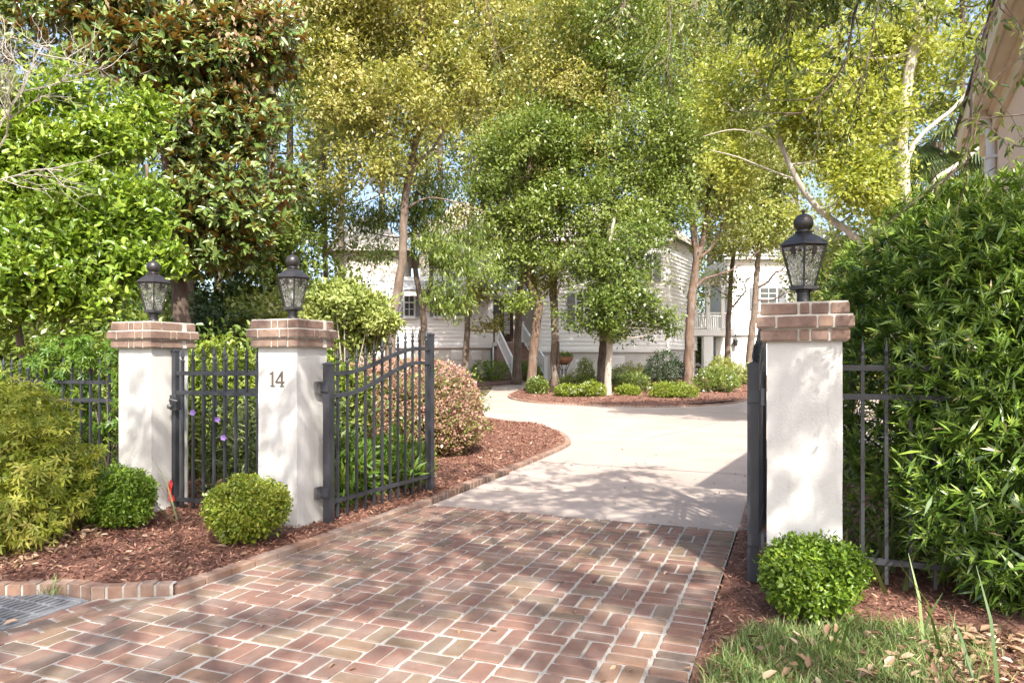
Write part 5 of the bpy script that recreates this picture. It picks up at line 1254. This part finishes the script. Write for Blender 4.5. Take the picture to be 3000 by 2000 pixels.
wood('mid-distance yellowish tree above the left roof', 1000, 34, -350, 216, 'laurel', .17, .2, 150, 640, 3600)
wood('mid-distance yellowish tree over the porch', 1290, 46, -400, 217, 'laurel', .22, .25, 150, 520, 3600)
wood('mid-distance green tree over the middle of the house', 1560, 46, -400, 218, 'green', .22, .25, 150, 560, 3600)
wood('mid-distance pale green tree over the right roof', 1800, 46, -400, 219, 'laurel', .22, .25, 150, 560, 3600)
wood('mid-distance yellow-green tree above the garage', 2130, 46, -400, 220, 'laurel', .22, .25, 150, 620, 3600)

def under(label, px, py0, py1, Y, w, mat, seed, n=1500, L=.10):
    z = (py0+py1)/2; bl = [PB(px+dx*w, z+dy*(py1-py0)*.5, Y+ddy, w*.5, (py1-py0)*.42) for dx, dy, ddy in ((-.55,.1,0),(0,-.15,.3),(.55,.12,-.2),(.2,.4,.2),(-.3,.45,-.2))]
    c = at(px, 1085, Y); shrub('understory_shrub', label, (c.x, c.y, gz(0,Y)), bl, [dict(tips=int(n*.5), per=8, spread=L*2, L=L*1.35, W=L*.65, tm='rhomb', mat=LM[mat], hollow=.3, rag=.35, clumpw=.6, subs=5, zmin=gz(0,Y)+.03)], 14, 'bark', seed=seed, sr=.03)
under('dense green understory at the left edge behind the fence', 60, 800, 1130, 13, 190, 'green', 241, 2600)
under('dense green understory behind the left pier lantern', 330, 830, 1130, 14, 170, 'green', 242, 2400)
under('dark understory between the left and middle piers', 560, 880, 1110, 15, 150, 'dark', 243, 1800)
under('sunlit understory behind the middle pier', 780, 860, 1100, 16, 140, 'laurel', 244, 1800)
under('olive understory between the pale shrub and the leaning oak', 960, 780, 1080, 18, 130, 'green', 245, 1800)
under('far shaded understory left of the white house', 700, 820, 1060, 30, 260, 'green', 246, 2400, .2)
under('far shaded understory at the left edge', 150, 760, 1060, 28, 300, 'green', 247, 2600, .2)
under('far understory seen beneath the deck', 2060, 930, 1060, 52, 110, 'laurel', 248, 900, .25)
under('green thicket between the maple and the tall hedge', 2500, 640, 1080, 17, 150, 'laurel', 249, 2400, .11)

OKEEP = .85
OAK = [(1.4,-2.0,7.6,1.9,1.0),(-.6,-2.6,7.8,1.8,1.0),(3.2,-1.6,7.2,1.7,1.0),(.4,-.2,6.4,1.6,.8),(2.0,.8,5.8,1.5,.7),(-2.2,-2.4,7.6,1.7,.9),(-3.8,-3.0,7.6,1.6,.9),(-1.4,-.6,6.6,1.5,.8),(1.2,2.2,5.2,1.2,.55),(3.4,1.0,6.0,1.4,.7),(5.0,.2,6.2,1.4,.7),(-.4,1.4,5.6,1.1,.55),(2.6,-3.6,7.8,1.6,.9),(.6,-4.4,8.2,1.7,.9),(-2.4,-.4,6.9,1.1,.6),(-1.2,.6,6.3,1.0,.5),(-3.0,.2,6.8,1.0,.5),(1.2,3.2,5.6,1.0,.45),(2.4,2.6,5.8,1.0,.45),(.2,2.6,5.6,1.0,.45),(2.6,-.6,6.3,1.0,.6)]

# ------------------------------------------------------------------ street oak overhead: its crown shades the gate, one limb hangs into view
ot = Vector((4.6, -5.0, 0)); st_ = [([ot, Vector((4.4,-4.7,2.5)), Vector((3.6,-4.0,5.0)), Vector((2.4,-3.2,7.2)), Vector((1.0,-2.6,8.6))], .34, .12),
      ([Vector((4.2,-4.5,3.4)), Vector((4.2,-2.6,5.2)), Vector((3.9,-.6,5.9)), Vector((2.9,1.2,5.8)), Vector((1.9,2.6,5.0))], .10, .02),
      ([Vector((3.6,-4.0,5.0)), Vector((.6,-4.2,6.6)), Vector((-2.4,-4.0,7.4)), Vector((-4.6,-3.2,7.4))], .18, .05),
      ([Vector((3.9,-4.2,4.4)), Vector((5.0,-1.8,5.6)), Vector((5.4,.6,6.0))], .14, .04)]
ob = []
ro = random.Random(77)
for (x, y, z, r, h) in OAK: ob.append((x, y, z, r, r, h))
oak = tree('live_oak', 'spreading live oak overhead whose leafy twigs hang into the upper right', st_, ob, [dict(tips=820, per=26, spread=.16, L=.10, W=.055, tm='rhomb', mat=LM['green'], hollow=.2, rag=.35, keep=OKEEP, gscale=2.0, droop=.1)], 301, M['bark'], twigs=3)
# hanging twigs with readable leaves
R = np.random.default_rng(88); rn = random.Random(88); tw = MB(); LPs, LAs, LLs = [], [], []
def hang(p, d, L, r, lvl, size):
    q_ = [Vector(p)]; dd = Vector(d).normalized(); n = 7
    for k in range(n): dd = (dd+Vector((rn.gauss(0,.13), rn.gauss(0,.13), rn.gauss(-.04,.13)))).normalized(); q_.append(q_[-1]+dd*L/n)
    s_ = smooth_path(q_, 2); tw.tube(s_, [r*(1-.7*i/len(s_)) for i in range(len(s_))], 4, False)
    for i in range(2, len(q_)):
        for k in range(1 if lvl else 3):
            LPs.append(q_[i]+Vector((rn.gauss(0,.01), rn.gauss(0,.01), rn.gauss(0,.01)))); LAs.append(dd*.6+Vector((rn.gauss(0,.6), rn.gauss(0,.6), rn.gauss(-.35,.5)))); LLs.append(size*rn.uniform(.6,1.2))
    if lvl > 0:
        for i in range(1, len(q_)):
            for k in range(2):
                d2 = dd+Vector((rn.gauss(0,.8), rn.gauss(0,.5), rn.gauss(-.1,.6))); hang(q_[i], d2, L*.42, r*.5, lvl-1, size)
# limbs entering from the top and right edge of the picture, 3 to 5 m away
for (a, b, lvl, size) in (
    ((2450,-120,5.0),(2250,100,4.6),2,.055), ((2700,-160,4.4),(2580,60,4.0),1,.05), ((2150,-160,5.4),(2060,60,5.2),1,.055), 
    ((1800,-140,6.0),(1860,60,5.8),1,.052), ((1400,-160,6.2),(1390,70,6.0),1,.055), ((2980,-150,3.4),(2780,230,3.0),1,.05), ((2940,-120,3.0),(2900,130,2.8),0,.05), ((2560,-100,4.2),(2340,230,4.0),1,.05), ((1960,-150,5.6),(1990,160,5.4),1,.052)):
    A_, B_ = at(*a), at(*b); hang(A_, B_-A_, (B_-A_).length*1.15, .008, lvl, size)
for (pts, r) in (([(3060,120),(2960,190),(2900,250),(2860,330)],.006), ([(3080,330),(2980,337),(2900,345),(2790,350)],.005), ([(3060,30),(2990,60),(2940,75)],.004), ([(3060,380),(3000,400),(2975,425),(3010,430)],.009)):
    P_ = [at(x, y, 3.0) for x, y in pts]; limb(tw, P_, r, r*.3, 5)
    for k in range(4): LPs.append(P_[2]+Vector((rn.gauss(0,.02), rn.gauss(0,.02), rn.gauss(0,.02)))); LAs.append(Vector((rn.gauss(0,.7), rn.gauss(0,.5), -.5))); LLs.append(.05)
twg = tag(tw.build('twigs', M['bark'], oak, True), kind='stuff')
LPs = np.array([list(p) for p in LPs]); LAs = np.array([list(p) for p in LAs]); LLs = np.array(LLs)
me = leaf_mesh('hanging_leaves', LPs, LAs, np.c_[R.normal(size=(len(LPs),2))*.7, np.ones(len(LPs))], LLs, LLs*.34, 'fold', R.random(len(LPs))**1.1, LM['green'])
link(bpy.data.objects.new('hanging_leaves', me), oak, True)

# ------------------------------------------------------------------ grass and fallen leaves
gp = [D(-.33,-.2), D(-.34,2.4), D(-.32,3.2), D(-.20,3.75), D(.1,3.95), D(.45,4.1), D(.8,4.1), D(1.2,3.4), D(1.4,2.6), D(1.5,-.2)]
zgr = lambda x, y: .018+l3(x, y)
def gd(p): 
    u_ = p[:,0]*CT-p[:,1]*ST; v_ = p[:,0]*ST+p[:,1]*CT
    return np.clip(1.15-np.maximum(0, (u_-.25-(v_-2.9)*.25)/.40), .03, 1)
scatter('grass', 15, gp, 38000, .065, .0036, LM['grass'], zgr, 'blade', .9, .5, 0, label='soft green lawn grass in front of the right boxwood', cat='grass', blade=True, dens=gd)
lp = [D(.2,-.2), D(.35,3.6), D(.7,4.2), D(3.0,4.4), D(3.0,-.2)]
scatter('leaf_litter', 16, lp, 7000, .062, .024, LM['litter'], lambda x,y: .02+l3(x,y), 'fold', .35, .4, .03, label='dry brown fallen leaves under the hedge', cat='leaf litter')
scatter('leaf_litter', 17, [D(-.33,1), D(-.30,3.4), D(.3,3.9), D(.6,3.8), D(.8,1)], 260, .06, .026, LM['litter'], lambda x,y: .05+l3(x,y), 'fold', .4, .4, .03, label='dry leaves lying on the lawn grass', cat='leaf litter')
scatter('leaf_litter', 18, nearL, 260, .055, .022, LM['litter'], lambda x,y: zbl(x,y)+.008, 'fold', .4, .5, .01, label='dry leaves lying on the front mulch bed', cat='leaf litter')
scatter('leaf_litter', 19, [D(-6.5,4.0), D(-4.6,2.75), D(-4.4,2.9), D(-4.6,3.6), D(-6,4.4)], 900, .05, .018, LM['litter'], lambda x,y: zbl(x,y)+.006, 'fold', .4, .5, .02, label='dry leaves under the Japanese maple', cat='leaf litter')
scatter('leaf_litter', 20, [D(-3.2,1.6), D(-.45,1.6), D(-.45,9), D(-3.0,12)], 130, .035, .014, LM['litter'], lambda x,y: .021, 'fold', .25, .5, .004, label='a few small dry leaves on the drive', cat='leaf litter')
scatter('leaf_litter', 21, [gnd(1262,1468), gnd(1400,1411), gnd(1650,1308), gnd(1640,1275), gnd(1400,1240), gnd(1100,1330)], 500, .05, .02, LM['litter'], lambda x,y: zbl(x,y)+.008, 'fold', .4, .5, .01, label='dry leaves on the mulch beside the pink mound', cat='leaf litter')
blades('small weed tuft on the brick kerb above the drain grate', D(-4.02,2.80), 26, .10, .006, 71, .035, .8, 'grass', .03, 'weed')
o_ = bpy.data.objects.new('fallen_leaf', leaf_mesh('fallen_leaf', np.array([list(D(-3.76,2.36,.03))]), np.array([[.8,.5,.25]]), np.array([[0,-.3,1.]]), np.array([.07]), np.array([.03]), 'fold', np.array([.55]), LM['litter']))
C.objects.link(o_); tag(o_, 'curled yellow-brown leaf on the near corner of the drain grate', 'leaf')
